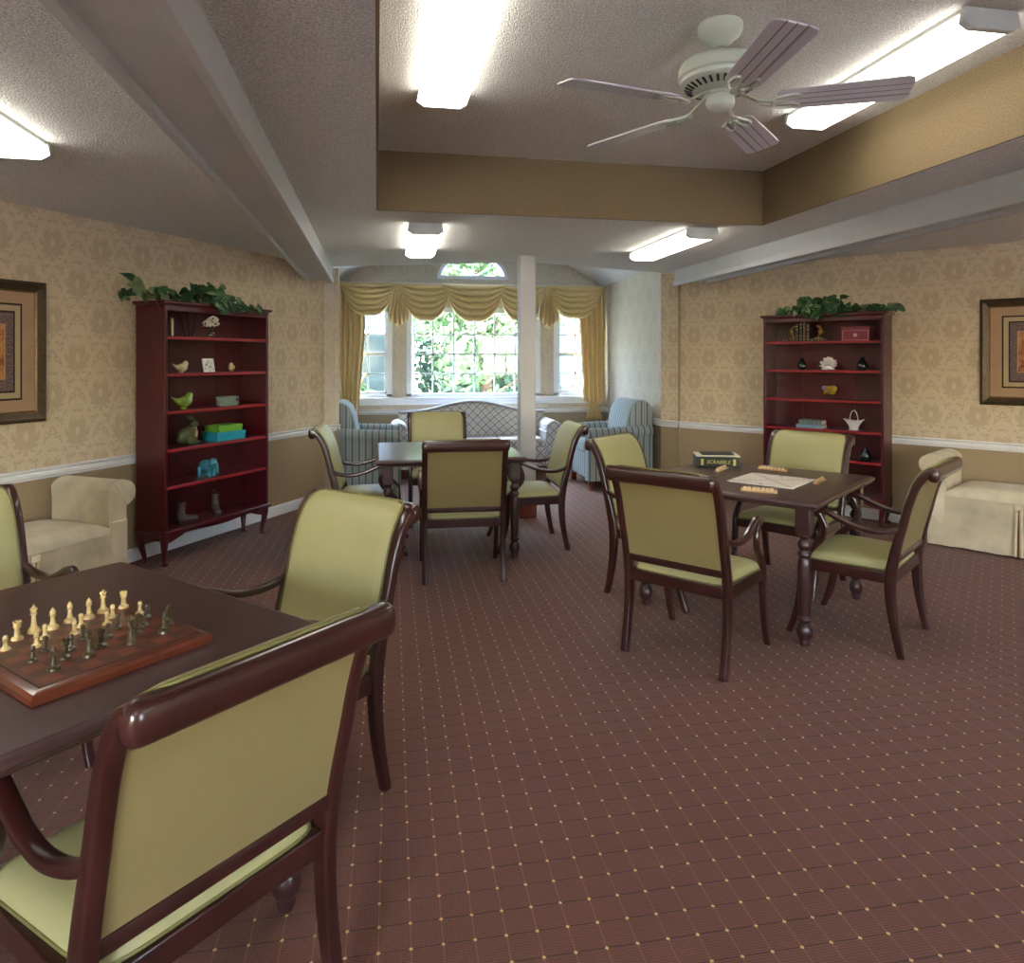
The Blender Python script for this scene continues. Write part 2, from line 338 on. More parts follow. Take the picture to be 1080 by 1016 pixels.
# ---------------------------------------------------------------- mesh builder
class MB:
    def __init__(s): s.v = []; s.f = []; s.uv = {}
    def add(s, vs, fs, uvs=None):
        o = len(s.v); s.v += [tuple(v) for v in vs]
        for i, f in enumerate(fs):
            if uvs: s.uv[len(s.f)] = uvs[i]
            s.f.append(tuple(o+k for k in f))
        return s
    def box(s, c, d, rz=0, R=None, taper=1.0):
        R = R or Matrix.Rotation(rz, 3, 'Z'); c = Vector(c); vs = []
        for z in (-1, 1):
            k = taper if z < 0 else 1.0
            for x, y in ((-1,-1),(1,-1),(1,1),(-1,1)): vs.append(c + R @ Vector((x*d[0]/2*k, y*d[1]/2*k, z*d[2]/2)))
        return s.add(vs, [(3,2,1,0),(4,5,6,7),(0,1,5,4),(1,2,6,5),(2,3,7,6),(3,0,4,7)])
    def prism(s, pts, h, axis='Z', base=0.0):
        "pts 2D outline extruded; axis Z: (x,y)->z, Y: (x,z)->y, X: (y,z)->x"
        n = len(pts)
        def p(a, b, t): return {'Z': (a, b, t), 'Y': (a, t, b), 'X': (t, a, b)}[axis]
        vs = [p(a, b, base) for a, b in pts] + [p(a, b, base+h) for a, b in pts]
        fs = [tuple(range(n))[::-1], tuple(range(n, 2*n))] + [(i, (i+1) % n, n+(i+1) % n, n+i) for i in range(n)]
        return s.add(vs, fs)
    def lathe(s, prof, n=20, c=(0,0,0), R=None, sx=1.0, sy=1.0):
        vs = []; fs = []; R = R or Matrix.Identity(3); c = Vector(c)
        for r, z in prof:
            for k in range(n):
                a = 2*pi*k/n; vs.append(c + R @ Vector((max(r, 1e-4)*cos(a)*sx, max(r, 1e-4)*sin(a)*sy, z)))
        m = len(prof)
        for i in range(m-1):
            for k in range(n): fs.append((i*n+k, i*n+(k+1) % n, (i+1)*n+(k+1) % n, (i+1)*n+k))
        fs.append(tuple(range(n))[::-1]); fs.append(tuple(range((m-1)*n, m*n)))
        return s.add(vs, fs)
    def sweep(s, path, sizes, side=None, n=12, power=2.0, caps=True, closed=False, uvs=False):
        "tube along path; sizes = (half across side, half the other way) per point or one pair"
        P = [Vector(p) for p in path]; m = len(P)
        if not isinstance(sizes, list): sizes = [sizes]*m
        vs = []; fs = []
        prev = None
        for i in range(m):
            if closed: t = P[(i+1) % m] - P[i-1]
            else: t = P[min(i+1, m-1)] - P[max(i-1, 0)]
            t.normalize()
            if side is not None: a = Vector(side); a = a - a.dot(t)*t
            else:
                a = prev if prev is not None else (Vector((0,0,1)) if abs(t.z) < .9 else Vector((1,0,0)))
                a = a - a.dot(t)*t
            a.normalize(); prev = a; b = t.cross(a)
            wa, wb = sizes[i]
            for k in range(n):
                th = 2*pi*(k+.5)/n; c, si = cos(th), sin(th); e = 2/power
                ca = math.copysign(abs(c)**e, c); sa = math.copysign(abs(si)**e, si)
                vs.append(P[i] + a*wa*ca + b*wb*sa)
        for i in range(m if closed else m-1):
            j = (i+1) % m
            for k in range(n): fs.append((i*n+k, i*n+(k+1) % n, j*n+(k+1) % n, j*n+k))
        if caps and not closed:
            fs.append(tuple(range(n))[::-1]); fs.append(tuple(range((m-1)*n, m*n)))
        return s.add(vs, fs)
    def ball(s, c, r, n=14, m=9, R=None):
        if not isinstance(r, (tuple, list)): r = (r, r, r)
        R = R or Matrix.Identity(3); vs = []; fs = []; c = Vector(c)
        for i in range(m+1):
            ph = pi*i/m
            for k in range(n):
                a = 2*pi*k/n; q = max(sin(ph), .002)
                vs.append(c + R @ Vector((r[0]*q*cos(a), r[1]*q*sin(a), -r[2]*cos(ph))))
        for i in range(m):
            for k in range(n): fs.append((i*n+k, i*n+(k+1) % n, (i+1)*n+(k+1) % n, (i+1)*n+k))
        fs.append(tuple(range(n))[::-1]); fs.append(tuple(range(m*n, (m+1)*n)))
        return s.add(vs, fs)
    def grid(s, fn, nu, nv, closed_u=False, uvf=None):
        vs = []; fs = []; uv = []
        for j in range(nv+1):
            for i in range(nu+(0 if closed_u else 1)): vs.append(fn(i/nu, j/nv))
        w = nu if closed_u else nu+1
        for j in range(nv):
            for i in range(nu):
                i2 = (i+1) % w
                fs.append((j*w+i, j*w+i2, (j+1)*w+i2, (j+1)*w+i))
                if uvf: uv.append([uvf(i/nu, j/nv), uvf((i+1)/nu, j/nv), uvf((i+1)/nu, (j+1)/nv), uvf(i/nu, (j+1)/nv)])
        return s.add(vs, fs, uv if uvf else None)
    def build(s, name, mat, parent=None, bevel=0, seg=2, smooth=True, ang=40, solid=0, sub=0, boxuv=False, loc=None, rot=None):
        me = bpy.data.meshes.new(name); me.from_pydata(s.v, [], s.f); me.update()
        if s.uv or boxuv:
            L = me.uv_layers.new(name='UVMap')
            for i, p in enumerate(me.polygons):
                if i in s.uv:
                    for k, li in enumerate(p.loop_indices): L.data[li].uv = s.uv[i][k]
                elif boxuv:
                    nx, ny, nz = [abs(q) for q in p.normal]
                    for li in p.loop_indices:
                        co = me.vertices[me.loops[li].vertex_index].co
                        if nz >= nx and nz >= ny: L.data[li].uv = (co.x, co.y)
                        elif ny >= nx: L.data[li].uv = (co.x, co.z)
                        else: L.data[li].uv = (co.y, co.z)
        o = bpy.data.objects.new(name, me); COL.objects.link(o)
        me.materials.append(M[mat] if isinstance(mat, str) else mat)
        bm = bmesh.new(); bm.from_mesh(me); bmesh.ops.recalc_face_normals(bm, faces=bm.faces); bm.to_mesh(me); bm.free()
        if smooth:
            for p in me.polygons: p.use_smooth = True
            me.set_sharp_from_angle(angle=radians(ang))
        if solid:
            md = o.modifiers.new('t', 'SOLIDIFY'); md.thickness = solid; md.offset = 0
        if bevel:
            md = o.modifiers.new('b', 'BEVEL'); md.width = bevel; md.segments = seg; md.limit_method = 'ANGLE'; md.angle_limit = radians(40)
        if sub:
            md = o.modifiers.new('s', 'SUBSURF'); md.levels = sub; md.render_levels = sub
        if parent is not None: o.parent = parent
        if loc is not None: o.location = loc
        if rot is not None: o.rotation_euler = rot
        return o

def spline(pts, n=6):
    "Catmull-Rom through pts"
    P = [Vector(p) for p in pts]; out = []
    for i in range(len(P)-1):
        p0 = P[max(i-1, 0)]; p1 = P[i]; p2 = P[i+1]; p3 = P[min(i+2, len(P)-1)]
        for k in range(n):
            t = k/n
            out.append(.5*((2*p1) + (p2-p0)*t + (2*p0-5*p1+4*p2-p3)*t*t + (3*p1-p0-3*p2+p3)*t**3))
    out.append(P[-1]); return out
def lerp(a, b, t): return a+(b-a)*t

def thing(name, label, cat, loc=(0,0,0), rz=0, group=None):
    o = bpy.data.objects.new(name, None); COL.objects.link(o); o.empty_display_size = .1
    o.location = loc; o.rotation_euler = (0, 0, rz); return tag(o, label, cat, group)
def tag(o, label, cat, group=None):
    o['label'] = label; o['category'] = cat
    if group: o['group'] = group
    return o
def struct(o, label=None, cat=None):
    o['kind'] = 'structure'
    if label: o['label'] = label
    if cat: o['category'] = cat
    return o
def sempty(name, label=None, cat=None):
    o = bpy.data.objects.new(name, None); COL.objects.link(o); o['kind'] = 'structure'
    if label: o['label'] = label
    if cat: o['category'] = cat
    return o
def kids(o): return [c for c in bpy.data.objects if c.parent == o]
def copy_tree(src, loc, rz, label=None, group=None):
    def rec(o, par):
        c = o.copy(); COL.objects.link(c)
        if par is not None: c.parent = par
        for k in kids(o): rec(k, c)
        return c
    r = rec(src, None); r.location = loc; r.rotation_euler = (0, 0, rz)
    if label: r['label'] = label
    if group: r['group'] = group
    return r

# ---------------------------------------------------------------- camera
cam = bpy.data.cameras.new('camera'); co = bpy.data.objects.new('camera', cam); COL.objects.link(co)
co.location = (0, 0, H); co.rotation_euler = (pi/2, 0, -TH)
cam.sensor_fit = 'HORIZONTAL'; cam.sensor_width = 36; cam.lens = 36*F/1080
cam.shift_y = -(508-HY)/1080; cam.clip_start = .05; cam.clip_end = 300
SC.camera = co

# ---------------------------------------------------------------- setting
CZ, TZ, BZ = 2.465, 2.856, 2.32          # ceiling, tray ceiling, beam underside
RZ = .795                                # chair rail top
DL = Vector((-.5, -.866))
_p = Vector((-.738, 7.5275)); _r = ray(342); CL = _p + DL*((_p.y*_r.x - _p.x*_r.y)/(DL.x*_r.y - DL.y*_r.x))
wl_line = [CL, CL + DL*6.6]; wl_line.append(Vector((wl_line[-1].x, -2.6)))
PR = Vector((4.52, 5.703)); DR = Vector((.624, -.781))
def on_right(u):
    r = ray(u)   # PR + s DR = k r
    s = (PR.y*r.x - PR.x*r.y)/(DR.x*r.y - DR.y*r.x); return PR + DR*s
CR = on_right(717); wr_line = [CR, CR + DR*5.0]; wr_line.append(Vector((wr_line[-1].x, -2.6)))
AXL, AXR, AY = -.74, 3.05, 9.80
AX = (AXL+AXR)/2
WLa, WLb = CL.copy(), Vector((-.55, 7.70))
WRa, WRb = Vector((3.04, 7.60)), CR.copy()

def wall_seg(mb, a, b, z0, z1, out, th=.12, u0=0.0):
    "thick wall slab between ground points a, b, thickened to the 'out' side"
    n = Vector((-(b-a).y, (b-a).x)).normalized()*(th*out); L = (b-a).length
    A, B, C, D = a, b, b+n, a+n
    vs = [(A.x,A.y,z0),(B.x,B.y,z0),(B.x,B.y,z1),(A.x,A.y,z1),(D.x,D.y,z0),(C.x,C.y,z0),(C.x,C.y,z1),(D.x,D.y,z1)]
    fs = [(0,1,2,3),(5,4,7,6),(1,5,6,2),(4,0,3,7),(3,2,6,7),(4,5,1,0)]
    q = [(u0,z0),(u0+L,z0),(u0+L,z1),(u0,z1)]
    mb.add(vs, fs, [q, q, [(0,z0),(th,z0),(th,z1),(0,z1)], [(0,z0),(th,z0),(th,z1),(0,z1)], q, q])

def poly_slab(name, mat, outer, holes, place, depth, smooth=False):
    "flat polygon with holes (2D), extruded; place(x, y, t) -> 3D. UV = (x, y)"
    bm = bmesh.new(); edges = []
    for loop in [outer] + holes:
        vs = [bm.verts.new((x, y, 0)) for x, y in loop]
        for i in range(len(vs)): edges.append(bm.edges.new((vs[i], vs[(i+1) % len(vs)])))
    bmesh.ops.triangle_fill(bm, use_beauty=True, use_dissolve=False, edges=edges)
    # drop triangles inside holes
    def inside(p, loop):
        c = False
        for i in range(len(loop)):
            (x1, y1), (x2, y2) = loop[i], loop[i-1]
            if (y1 > p.y) != (y2 > p.y) and p.x < (x2-x1)*(p.y-y1)/(y2-y1)+x1: c = not c
        return c
    bad = [f for f in bm.faces if any(inside(f.calc_center_median(), h) for h in holes)]
    bmesh.ops.delete(bm, geom=bad, context='FACES_ONLY')
    r = bmesh.ops.extrude_face_region(bm, geom=bm.faces[:])
    for g in r['geom']:
        if isinstance(g, bmesh.types.BMVert): g.co.z = depth
    uvl = bm.loops.layers.uv.new('UVMap')
    for f in bm.faces:
        for l in f.loops: l[uvl].uv = (l.vert.co.x + (l.vert.co.z if abs(f.normal.z) < .5 else 0), l.vert.co.y)
    for v in bm.verts: v.co = place(v.co.x, v.co.y, v.co.z)
    bmesh.ops.recalc_face_normals(bm, faces=bm.faces)
    me = bpy.data.meshes.new(name); bm.to_mesh(me); bm.free()
    me.materials.append(M[mat]); o = bpy.data.objects.new(name, me); COL.objects.link(o)
    return o

# floor
mb = MB(); mb.box((.8, 3.7, -.05), (14, 13.0, .1)); struct(mb.build('floor', 'carpet', smooth=False), 'brown patterned carpet with a grid of small tan dots', 'carpet')
# left, right, near walls
mb = MB(); wall_seg(mb, wl_line[0], wl_line[1], 0, CZ+.02, -1); wall_seg(mb, wl_line[1], wl_line[2], 0, CZ+.02, -1, u0=6.6)
struct(mb.build('wall_left', 'damask', smooth=False))
mb = MB(); wall_seg(mb, wr_line[0], wr_line[1], 0, CZ+.02, 1); wall_seg(mb, wr_line[1], wr_line[2], 0, CZ+.02, 1, u0=5)
struct(mb.build('wall_right', 'damask', smooth=False))
XN0, XN1 = wl_line[2].x-.1, wr_line[2].x+.1
near_fill_w = [(lerp(XN0, XN1, (k+.65)/4), lerp(XN0, XN1, (k+1.25)/4)) for k in (0, 2)]  # openings added so fill daylight reaches the ceiling
struct(poly_slab('wall_near', 'damask', [(XN0, 0), (XN1, 0), (XN1, CZ+.02), (XN0, CZ+.02)], [[(a, .9), (b, .9), (b, 2.2), (a, 2.2)] for a, b in near_fill_w], lambda x, y, t: (x, -2.6-t, y), .14))
# wings of wall beside the alcove and the alcove side walls
mb = MB(); WL2 = Vector((AXL, 7.74))
mb_pts = [WLa, WLb, Vector((AXL, 7.72)), Vector((AXL, AY))]
wall_seg(mb, WLa, WLb, 0, CZ, 1, th=.06); wall_seg(mb, WLb, Vector((AXL, 7.74)), 0, CZ, 1, th=.04)
wall_seg(mb, Vector((AXL, 7.6)), Vector((AXL, AY+.1)), 0, 2.56, 1)
struct(mb.build('wall_alcove_left', 'damask_daylit', smooth=False))
mb = MB(); wall_seg(mb, WRa, WRb, 0, CZ, 1, th=.06, u0=2.1); struct(mb.build('wall_wing_right', 'damask', smooth=False))
mb = MB(); wall_seg(mb, Vector((AXR, AY+.1)), Vector((AXR, 7.6)), 0, 2.56, 1); struct(mb.build('wall_alcove_right', 'damask_daylit', smooth=False))

# back wall with window openings and half-round opening in the gable
SLOPE = .53; EZ = 2.55
RIDGE = EZ + (AXR-AX)*SLOPE
WB, WT = .965, 2.16
wins = [(-.62, -.02), (.23, 2.07), (2.32, 2.92)]
HRc, HRz, HRr, HRh = 1.13, 2.63, .44, .30
arc = [(HRc + HRr*cos(pi*k/20), HRz + HRh*sin(pi*k/20)) for k in range(21)]
wb = poly_slab('wall_back', 'damask_daylit', [(AXL-.1, 0), (AXR+.1, 0), (AXR+.1, EZ-.04), (AX, RIDGE+.02), (AXL-.1, EZ-.04)],
          [[(a, WB), (b, WB), (b, WT), (a, WT)] for a, b in wins] + [arc], lambda x, y, t: (x, AY+t, y), .14)
struct(wb)
# vaulted alcove ceiling and the closing gable above the flat ceiling
mb = MB()
for sx, xe in ((-1, AXL-.12), (1, AXR+.12)):
    ze = RIDGE - abs(xe-AX)*SLOPE
    vs = [(AX, 6.9, RIDGE), (xe, 6.9, ze), (xe, AY+.3, ze), (AX, AY+.3, RIDGE)]
    vs += [(x, y, z+.1) for x, y, z in vs]
    mb.add(vs, [(0,1,2,3),(7,6,5,4),(0,4,5,1),(1,5,6,2),(2,6,7,3),(3,7,4,0)])
struct(mb.build('ceiling', 'popcorn_far', smooth=False), 'white vaulted ceiling over the bay window seating', 'ceiling')
# flat ceiling: outline with V edge over the alcove, hole for the tray
CA = radians(1.13)      # ceiling features run slightly off the carpet grid
def cdir(a, b): return Vector((a*cos(CA)-b*sin(CA), a*sin(CA)+b*cos(CA)))
TL = at(397, 222, CZ).xy; TR = at(805, 238, CZ).xy
ty = cdir(0, 1)
TLn = TL - ty*4.2; TRn = TR - ty*4.5
e_l, e_m, e_r = at(355, 281.5, CZ).xy, Vector((1.34, 6.89)), at(697, 288, CZ).xy
outer = [tuple(e_l + Vector((-.1, .0))), tuple(e_m), tuple(e_r + Vector((.05, 0))), tuple(CR+Vector((.06, .04))), tuple(wr_line[1]+Vector((.1, .05))), tuple(wr_line[2]+Vector((.1, -.1))), tuple(wl_line[2]+Vector((-.1, -.1))), tuple(wl_line[1]+Vector((-.1, .05))), tuple(CL+Vector((-.06, .03)))]
c1 = poly_slab('ceiling', 'popcorn', outer, [[tuple(TLn), tuple(TL), tuple(TR), tuple(TRn)]], lambda x, y, t: (x, y, CZ+t), .06)
struct(c1, 'low flat textured ceiling around the recessed tray', 'ceiling')
mb = MB(); m_ = .15
q = [TLn+Vector((-m_,-m_)), TRn+Vector((m_,-m_)), TR+Vector((m_, m_)), TL+Vector((-m_, m_))]
mb.add([(p.x,p.y,TZ) for p in q]+[(p.x,p.y,TZ+.06) for p in q], [(0,1,2,3),(7,6,5,4),(0,4,5,1),(1,5,6,2),(2,6,7,3),(3,7,4,0)])
struct(mb.build('ceiling', 'popcorn', smooth=False), 'raised textured ceiling inside the tray', 'ceiling')
mb = MB()
for a, b in ((TL, TR), (TR, TRn), (TRn, TLn), (TLn, TL)): wall_seg(mb, a, b, CZ, TZ, -1, th=.012)
struct(mb.build('wall_tray', 'tray_paper', smooth=False), 'tan papered upstand of the ceiling tray', 'wall')
# unseen gable added to seal light out of the void behind the ceiling's edge
mb = MB()
for (a, b) in ((e_l+Vector((-.5, .0)), e_m), (e_m, e_r+Vector((.5, 0)))):
    wall_seg(mb, a, b, CZ+.06, RIDGE+.2, -1, th=.05)
struct(mb.build('wall_gable_seal', 'popcorn_far', smooth=False))

# beams
def beam(name, near_a, near_b, far_a, far_b, lab):
    "box beam between two ground lines (each near/far), with a lip on the outer edge"
    mb = MB(); P = [near_a, near_b, far_b, far_a]
    mb.add([(p.x,p.y,BZ) for p in P]+[(p.x,p.y,CZ+.01) for p in P], [(3,2,1,0),(4,5,6,7),(0,1,5,4),(1,2,6,5),(2,3,7,6),(3,0,4,7)])
    for a, b, s in ((near_a, far_a, 1), (near_b, far_b, -1)):
        d = (b-a).normalized(); n = Vector((-d.y, d.x))*s
        for w, z0, z1 in ((.018, BZ-.028, BZ+.02),):
            Q = [a+n*.014, b+n*.014, b-n*.020, a-n*.020]
            mb.add([(p.x,p.y,z0) for p in Q]+[(p.x,p.y,z1) for p in Q], [(3,2,1,0),(4,5,6,7),(0,1,5,4),(1,2,6,5),(2,3,7,6),(3,0,4,7)])
    return struct(mb.build(name, 'beam_paint', smooth=False, bevel=.003), lab, 'beam')
def ext(p, q, L): d = (p-q).normalized(); return p + d*L
bl_b0, bl_b1 = at(176, 1e-6, BZ).xy, at(348, 292, BZ).xy
bl_a0, bl_a1 = at(58, 1e-6, BZ).xy, at(319, 288.5, BZ).xy
dA = (bl_a1-bl_a0).normalized(); dB = (bl_b1-bl_b0).normalized()
beam('trim_1', bl_a0-dA*3.5, bl_b0-dB*3.5, bl_a0+dA*6.3, bl_b0 + dB*((CL.y+.02-bl_b0.y)/dB.y), 'white boxed beam across the left side of the ceiling')
br_a0, br_a1 = at(1080, 208, BZ).xy, at(702, 301.5, BZ).xy
br_b0, br_b1 = at(1080, 217.4, BZ).xy, at(742, 297, BZ).xy
dA = (br_a1-br_a0).normalized(); dB = (br_b1-br_b0).normalized()
beam('trim_2', br_b0-dB*4.5, br_a0-dA*4.5, br_b0+dB*((6.92-br_b0.y)/dB.y), br_a0+dA*((7.25-br_a0.y)/dA.y), 'white boxed beam across the right side of the ceiling')

# mouldings
def mould(name, line, prof, mat='white_trim', side=1):
    "prof: (out, z) outline swept along ground polyline; side +1 = room lies left of travel"
    mb = MB(); n = len(prof)
    vs = []; m = len(line)
    for i, p in enumerate(line):
        ds = []
        if i > 0: ds.append((line[i]-line[i-1]).normalized())
        if i < m-1: ds.append((line[i+1]-line[i]).normalized())
        ns = [Vector((-d.y, d.x))*side for d in ds]
        nn = sum(ns, Vector((0, 0))); nn = nn/ max(nn.length_squared, 1e-6) * len(ns) if len(ns) == 1 else nn/(1+ns[0].dot(ns[1]))
        for o, z in prof: vs.append((p.x+nn.x*o, p.y+nn.y*o, z))
    fs = []
    for i in range(m-1):
        for k in range(n): fs.append((i*n+k, i*n+(k+1) % n, (i+1)*n+(k+1) % n, (i+1)*n+k))
    fs += [tuple(range(n))[::-1], tuple(range((m-1)*n, m*n))]
    mb.add(vs, fs); return struct(mb.build(name, mat, smooth=False, bevel=.002))
rail = [(-.004, RZ-.072), (.010, RZ-.072), (.012, RZ-.058), (.020, RZ-.052), (.022, RZ-.030), (.014, RZ-.024), (.030, RZ-.010), (.030, RZ), (-.004, RZ)]
base = [(-.004, .002), (.014, .002), (.014, .085), (.008, .10), (-.004, .10)]
mould('trim_3', wl_line, rail, side=1); mould('baseboard_left', wl_line, base, side=1)
mould('trim_4', wr_line, rail, side=-1); mould('baseboard_right', wr_line, base, side=-1)
mould('trim_5', [Vector((AXL, AY)), Vector((AXR, AY))], rail, side=-1); mould('baseboard_back', [Vector((AXL, AY)), Vector((AXR, AY))], base, side=-1)
mould('trim_6', [Vector((AXR, AY)), WRa, CR], rail, side=-1); mould('baseboard_alcove', [Vector((AXR, AY)), WRa, CR], base, side=-1)
mould('trim_7', [WLa, WLb], rail, side=-1); mould('baseboard_wing', [WLa, WLb], base, side=-1)
# edge bead at the corner where the right wall starts
mb = MB(); mb.sweep([(CR.x-.01, CR.y-.005, 0), (CR.x-.01, CR.y-.005, BZ)], (.012, .012), n=8); struct(mb.build('trim_8', 'damask'))
# column
c0 = Vector((1.26, 6.50)); mb = MB()
mb.box((c0.x, c0.y, CZ/2+.01), (.15, .14, CZ), CA)
col = struct(mb.build('column', 'beam_paint', bevel=.006), 'square white column standing in front of the bay window', 'column')
mb = MB(); mb.box((c0.x, c0.y, .085), (.165, .155, .165), CA)
mb.build('column_base', 'foot_wood', col, bevel=.004)
mb = MB()
for i in (-1, 1):
    p = c0 + cdir(i*.05, -.079); mb.ball((p.x, p.y, .10), .005, 8, 5)
mb.build('screw', 'steel', col)

# windows
def window(idx, a, b, z0, z1, nx, nz, hung, lab):
    w = sempty('window_%d' % idx, lab, 'window'); w.location = (0, 0, 0)
    mb = MB(); t = .075
    def bar(x0, x1, za, zb, y0=AY-.02, y1=AY+.07): mb.box(((x0+x1)/2, (y0+y1)/2, (za+zb)/2), (x1-x0, y1-y0, zb-za))
    bar(a-.03, a+t-.03, z0-.0, z1+.05); bar(b-t+.03, b+.03, z0, z1+.05); bar(a-.03, b+.03, z1-.02, z1+.05); bar(a-.03, b+.03, z0-.005, z0+.045)
    mb.build('window_frame', 'window_white', w, bevel=.004, smooth=False)
    gx0, gx1, gz0, gz1 = a+t-.03, b-t+.03, z0+.045, z1-.02
    mb = MB(); m = .011; y0, y1 = AY+.015, AY+.045
    for i in range(1, nx):
        x = lerp(gx0, gx1, i/nx); bar(x-m, x+m, gz0, gz1, y0, y1)
    for i in range(1, nz):
        z = gz0 + i*.2745
        if z < gz1-.05: bar(gx0, gx1, z-m, z+m, y0, y1)
    mb.build('glazing_bars', 'window_white', w, smooth=False)
    if hung:
        mb = MB(); z = gz0+2*.2745; bar(gx0, gx1, z-.026, z+.026, AY+.0, AY+.05)
        bar(gx0, gx0+.03, gz0, gz1, AY+.0, AY+.05); bar(gx1-.03, gx1, gz0, gz1, AY+.0, AY+.05); bar(gx0, gx1, gz0, gz0+.03, AY, AY+.05)
        mb.build('sash', 'window_white', w, smooth=False, bevel=.003)
    mb = MB(); mb.box(((gx0+gx1)/2, AY+.03, (gz0+gz1)/2), (gx1-gx0, .005, gz1-gz0)); mb.build('pane', 'window_glass', w, smooth=False)
window(1, wins[0][0], wins[0][1], WB, WT, 2, 5, True, 'narrow sash window left of the big picture window')
window(2, wins[1][0], wins[1][1], WB, WT, 6, 5, False, 'large gridded picture window behind the camelback sofa')
window(3, wins[2][0], wins[2][1], WB, WT, 2, 5, True, 'narrow sash window right of the column')
w = sempty('window_4', 'half-round window in the gable above the swags', 'window')
mb = MB(); out = [(HRc + (HRr+.03)*cos(pi*k/24), AY+.02, HRz + (HRh+.03)*sin(pi*k/24)) for k in range(25)]
mb.sweep(out, (.045, .03), side=(0, 1, 0), n=8, power=4); mb.box((HRc, AY+.02, HRz+.005), (2*HRr+.1, .09, .05)); mb.build('window_frame', 'window_white', w)
mb = MB()
for k in (1, 2, 3):
    a = pi*k/4; mb.sweep([(HRc, AY+.03, HRz), (HRc+HRr*cos(a), AY+.03, HRz+HRh*sin(a))], (.012, .012), n=6, side=(0,1,0))
mb.build('glazing_bars', 'window_white', w)
mb = MB(); mb.prism([(HRc + HRr*cos(pi*k/20), HRz + HRh*sin(pi*k/20)) for k in range(21)], .005, 'Y', AY+.03); mb.build('pane', 'window_glass', w, smooth=False)
# unseen windows added behind the viewer to light the ceiling
for k, (a, b) in enumerate(near_fill_w):
    w = sempty('window_%d' % (5+k), 'unseen window added behind the viewer to let in fill daylight', 'window'); mb = MB()
    for x in (a+.03, b-.03, (a+b)/2): mb.box((x, -2.67, 1.55), (.06, .10, 1.3))
    for z in (.93, 2.17, 1.6): mb.box(((a+b)/2, -2.67, z), (b-a, .09, .06))
    mb.build('window_frame', 'window_white', w, smooth=False)
    mb = MB(); mb.box(((a+b)/2, -2.67, 1.55), (b-a-.06, .005, 1.24)); mb.build('pane', 'window_glass', w, smooth=False)
# continuous sill and apron
mb = MB(); mb.box((1.15, AY-.035, .945), (3.72, .11, .03)); mb.box((1.15, AY-.012, .895), (3.68, .03, .075)); mb.box((1.15, AY-.02, .862), (3.70, .045, .018))
struct(mb.build('trim_9', 'window_white', smooth=False, bevel=.004), 'long white window sill under the bay windows', 'window sill')

# ---------------------------------------------------------------- ceiling lights
def fixture(far, near, z, lab):
    far = Vector(W(*far)); near = Vector(W(*near)); c = (far+near)/2; L = 1.23; d = near-far
    rz = atan2(d.y, d.x)+pi/2
    t = thing('ceiling_light', lab, 'ceiling light', (c.x, c.y, z), rz, None)
    w = .125
    mb = MB(); mb.box((0, 0, -.012), (.225, L-.01, .024)); mb.build('housing', 'fixture_white', t, bevel=.003)
    prof = [(-w+.01, -.02), (-w, -.060), (-w+.035, -.082), (w-.035, -.082), (w, -.060), (w-.01, -.02)]
    mb = MB(); mb.prism(prof, L-.05, 'Y', -(L-.05)/2); mb.build('diffuser', 'lit_diffuser', t, smooth=False)
    ec = [(x*1.015, zz-.002 if zz < -.04 else zz+.012) for x, zz in prof]
    for s in (-1, 1):
        mb = MB(); mb.prism(ec, .03, 'Y', s*(L/2-.015)-.015); mb.build('end_cap', 'fixture_white', t, smooth=False, bevel=.002)
    return t
fixture((-.36, 3.573), (-.127, 2.375), TZ, 'fluorescent ceiling light on the left in the raised tray')
fixture((1.635, 3.914), (1.858, 2.695), TZ, 'fluorescent ceiling light beside the ceiling fan in the tray')
fixture((-.807, 6.13), (-.62, 5.007), CZ, 'fluorescent ceiling light on the low ceiling above the middle table')
fixture((1.175, 6.37), (1.41, 5.12), CZ, 'fluorescent ceiling light on the low ceiling right of the column')
fixture((-2.187, 3.123), (-1.95, 1.9), CZ, 'fluorescent ceiling light left of the left beam')
fixture((3.35, 4.02), (3.58, 2.8), CZ, 'unseen fluorescent ceiling light added right of the right beam for its light')  # out-of-view mirror of the left fixture, added for its light
fixture((0.0, -.35), (.2, -1.5), CZ, 'unseen fluorescent fill light added behind the viewer, left of two')  # this and the next fixture are added behind the viewer as fill
fixture((2.2, .6), (2.4, -.5), CZ, 'unseen fluorescent fill light added behind the viewer, right of two')

# ---------------------------------------------------------------- ceiling fan
fx, fy = W(.848, 2.846)
fan = thing('ceiling_fan', 'cream five-blade ceiling fan hanging in the raised ceiling tray', 'ceiling fan', (fx, fy, TZ))
mb = MB(); mb.lathe([(.089, 0), (.089, -.022), (.086, -.03), (.078, -.045), (.06, -.058), (.05, -.066), (.044, -.07), (.04, -.078), (.028, -.085), (.016, -.088)], 32); mb.build('canopy', 'fan_cream', fan)
mb = MB(); mb.lathe([(.014, -.08), (.014, -.15)], 16); mb.build('downrod', 'fan_cream', fan)
mb = MB(); mb.lathe([(.03, -.125), (.07, -.132), (.12, -.142), (.155, -.158), (.167, -.18), (.168, -.215), (.16, -.222), (.158, -.236), (.14, -.25), (.10, -.268), (.075, -.275)], 40)
hs = mb.build('motor_housing', 'fan_cream', fan)
mb = MB()
for k in range(30):
    a = 2*pi*k/30; r0, r1 = .112, .142; z0, z1 = -.2655, -.2515
    mb.sweep([(r0*cos(a), r0*sin(a), z0), (r1*cos(a), r1*sin(a), z1)], (.0055, .003), side=(-sin(a), cos(a), 0), n=6)
mb.build('vent_slot', 'fan_dark', hs)
mb = MB(); mb.lathe([(.075, -.262), (.062, -.272), (.06, -.285), (.054, -.29), (.056, -.30), (.056, -.322), (.05, -.335), (.03, -.347), (.004, -.352)], 28); mb.build('switch_cap', 'fan_cream', fan)
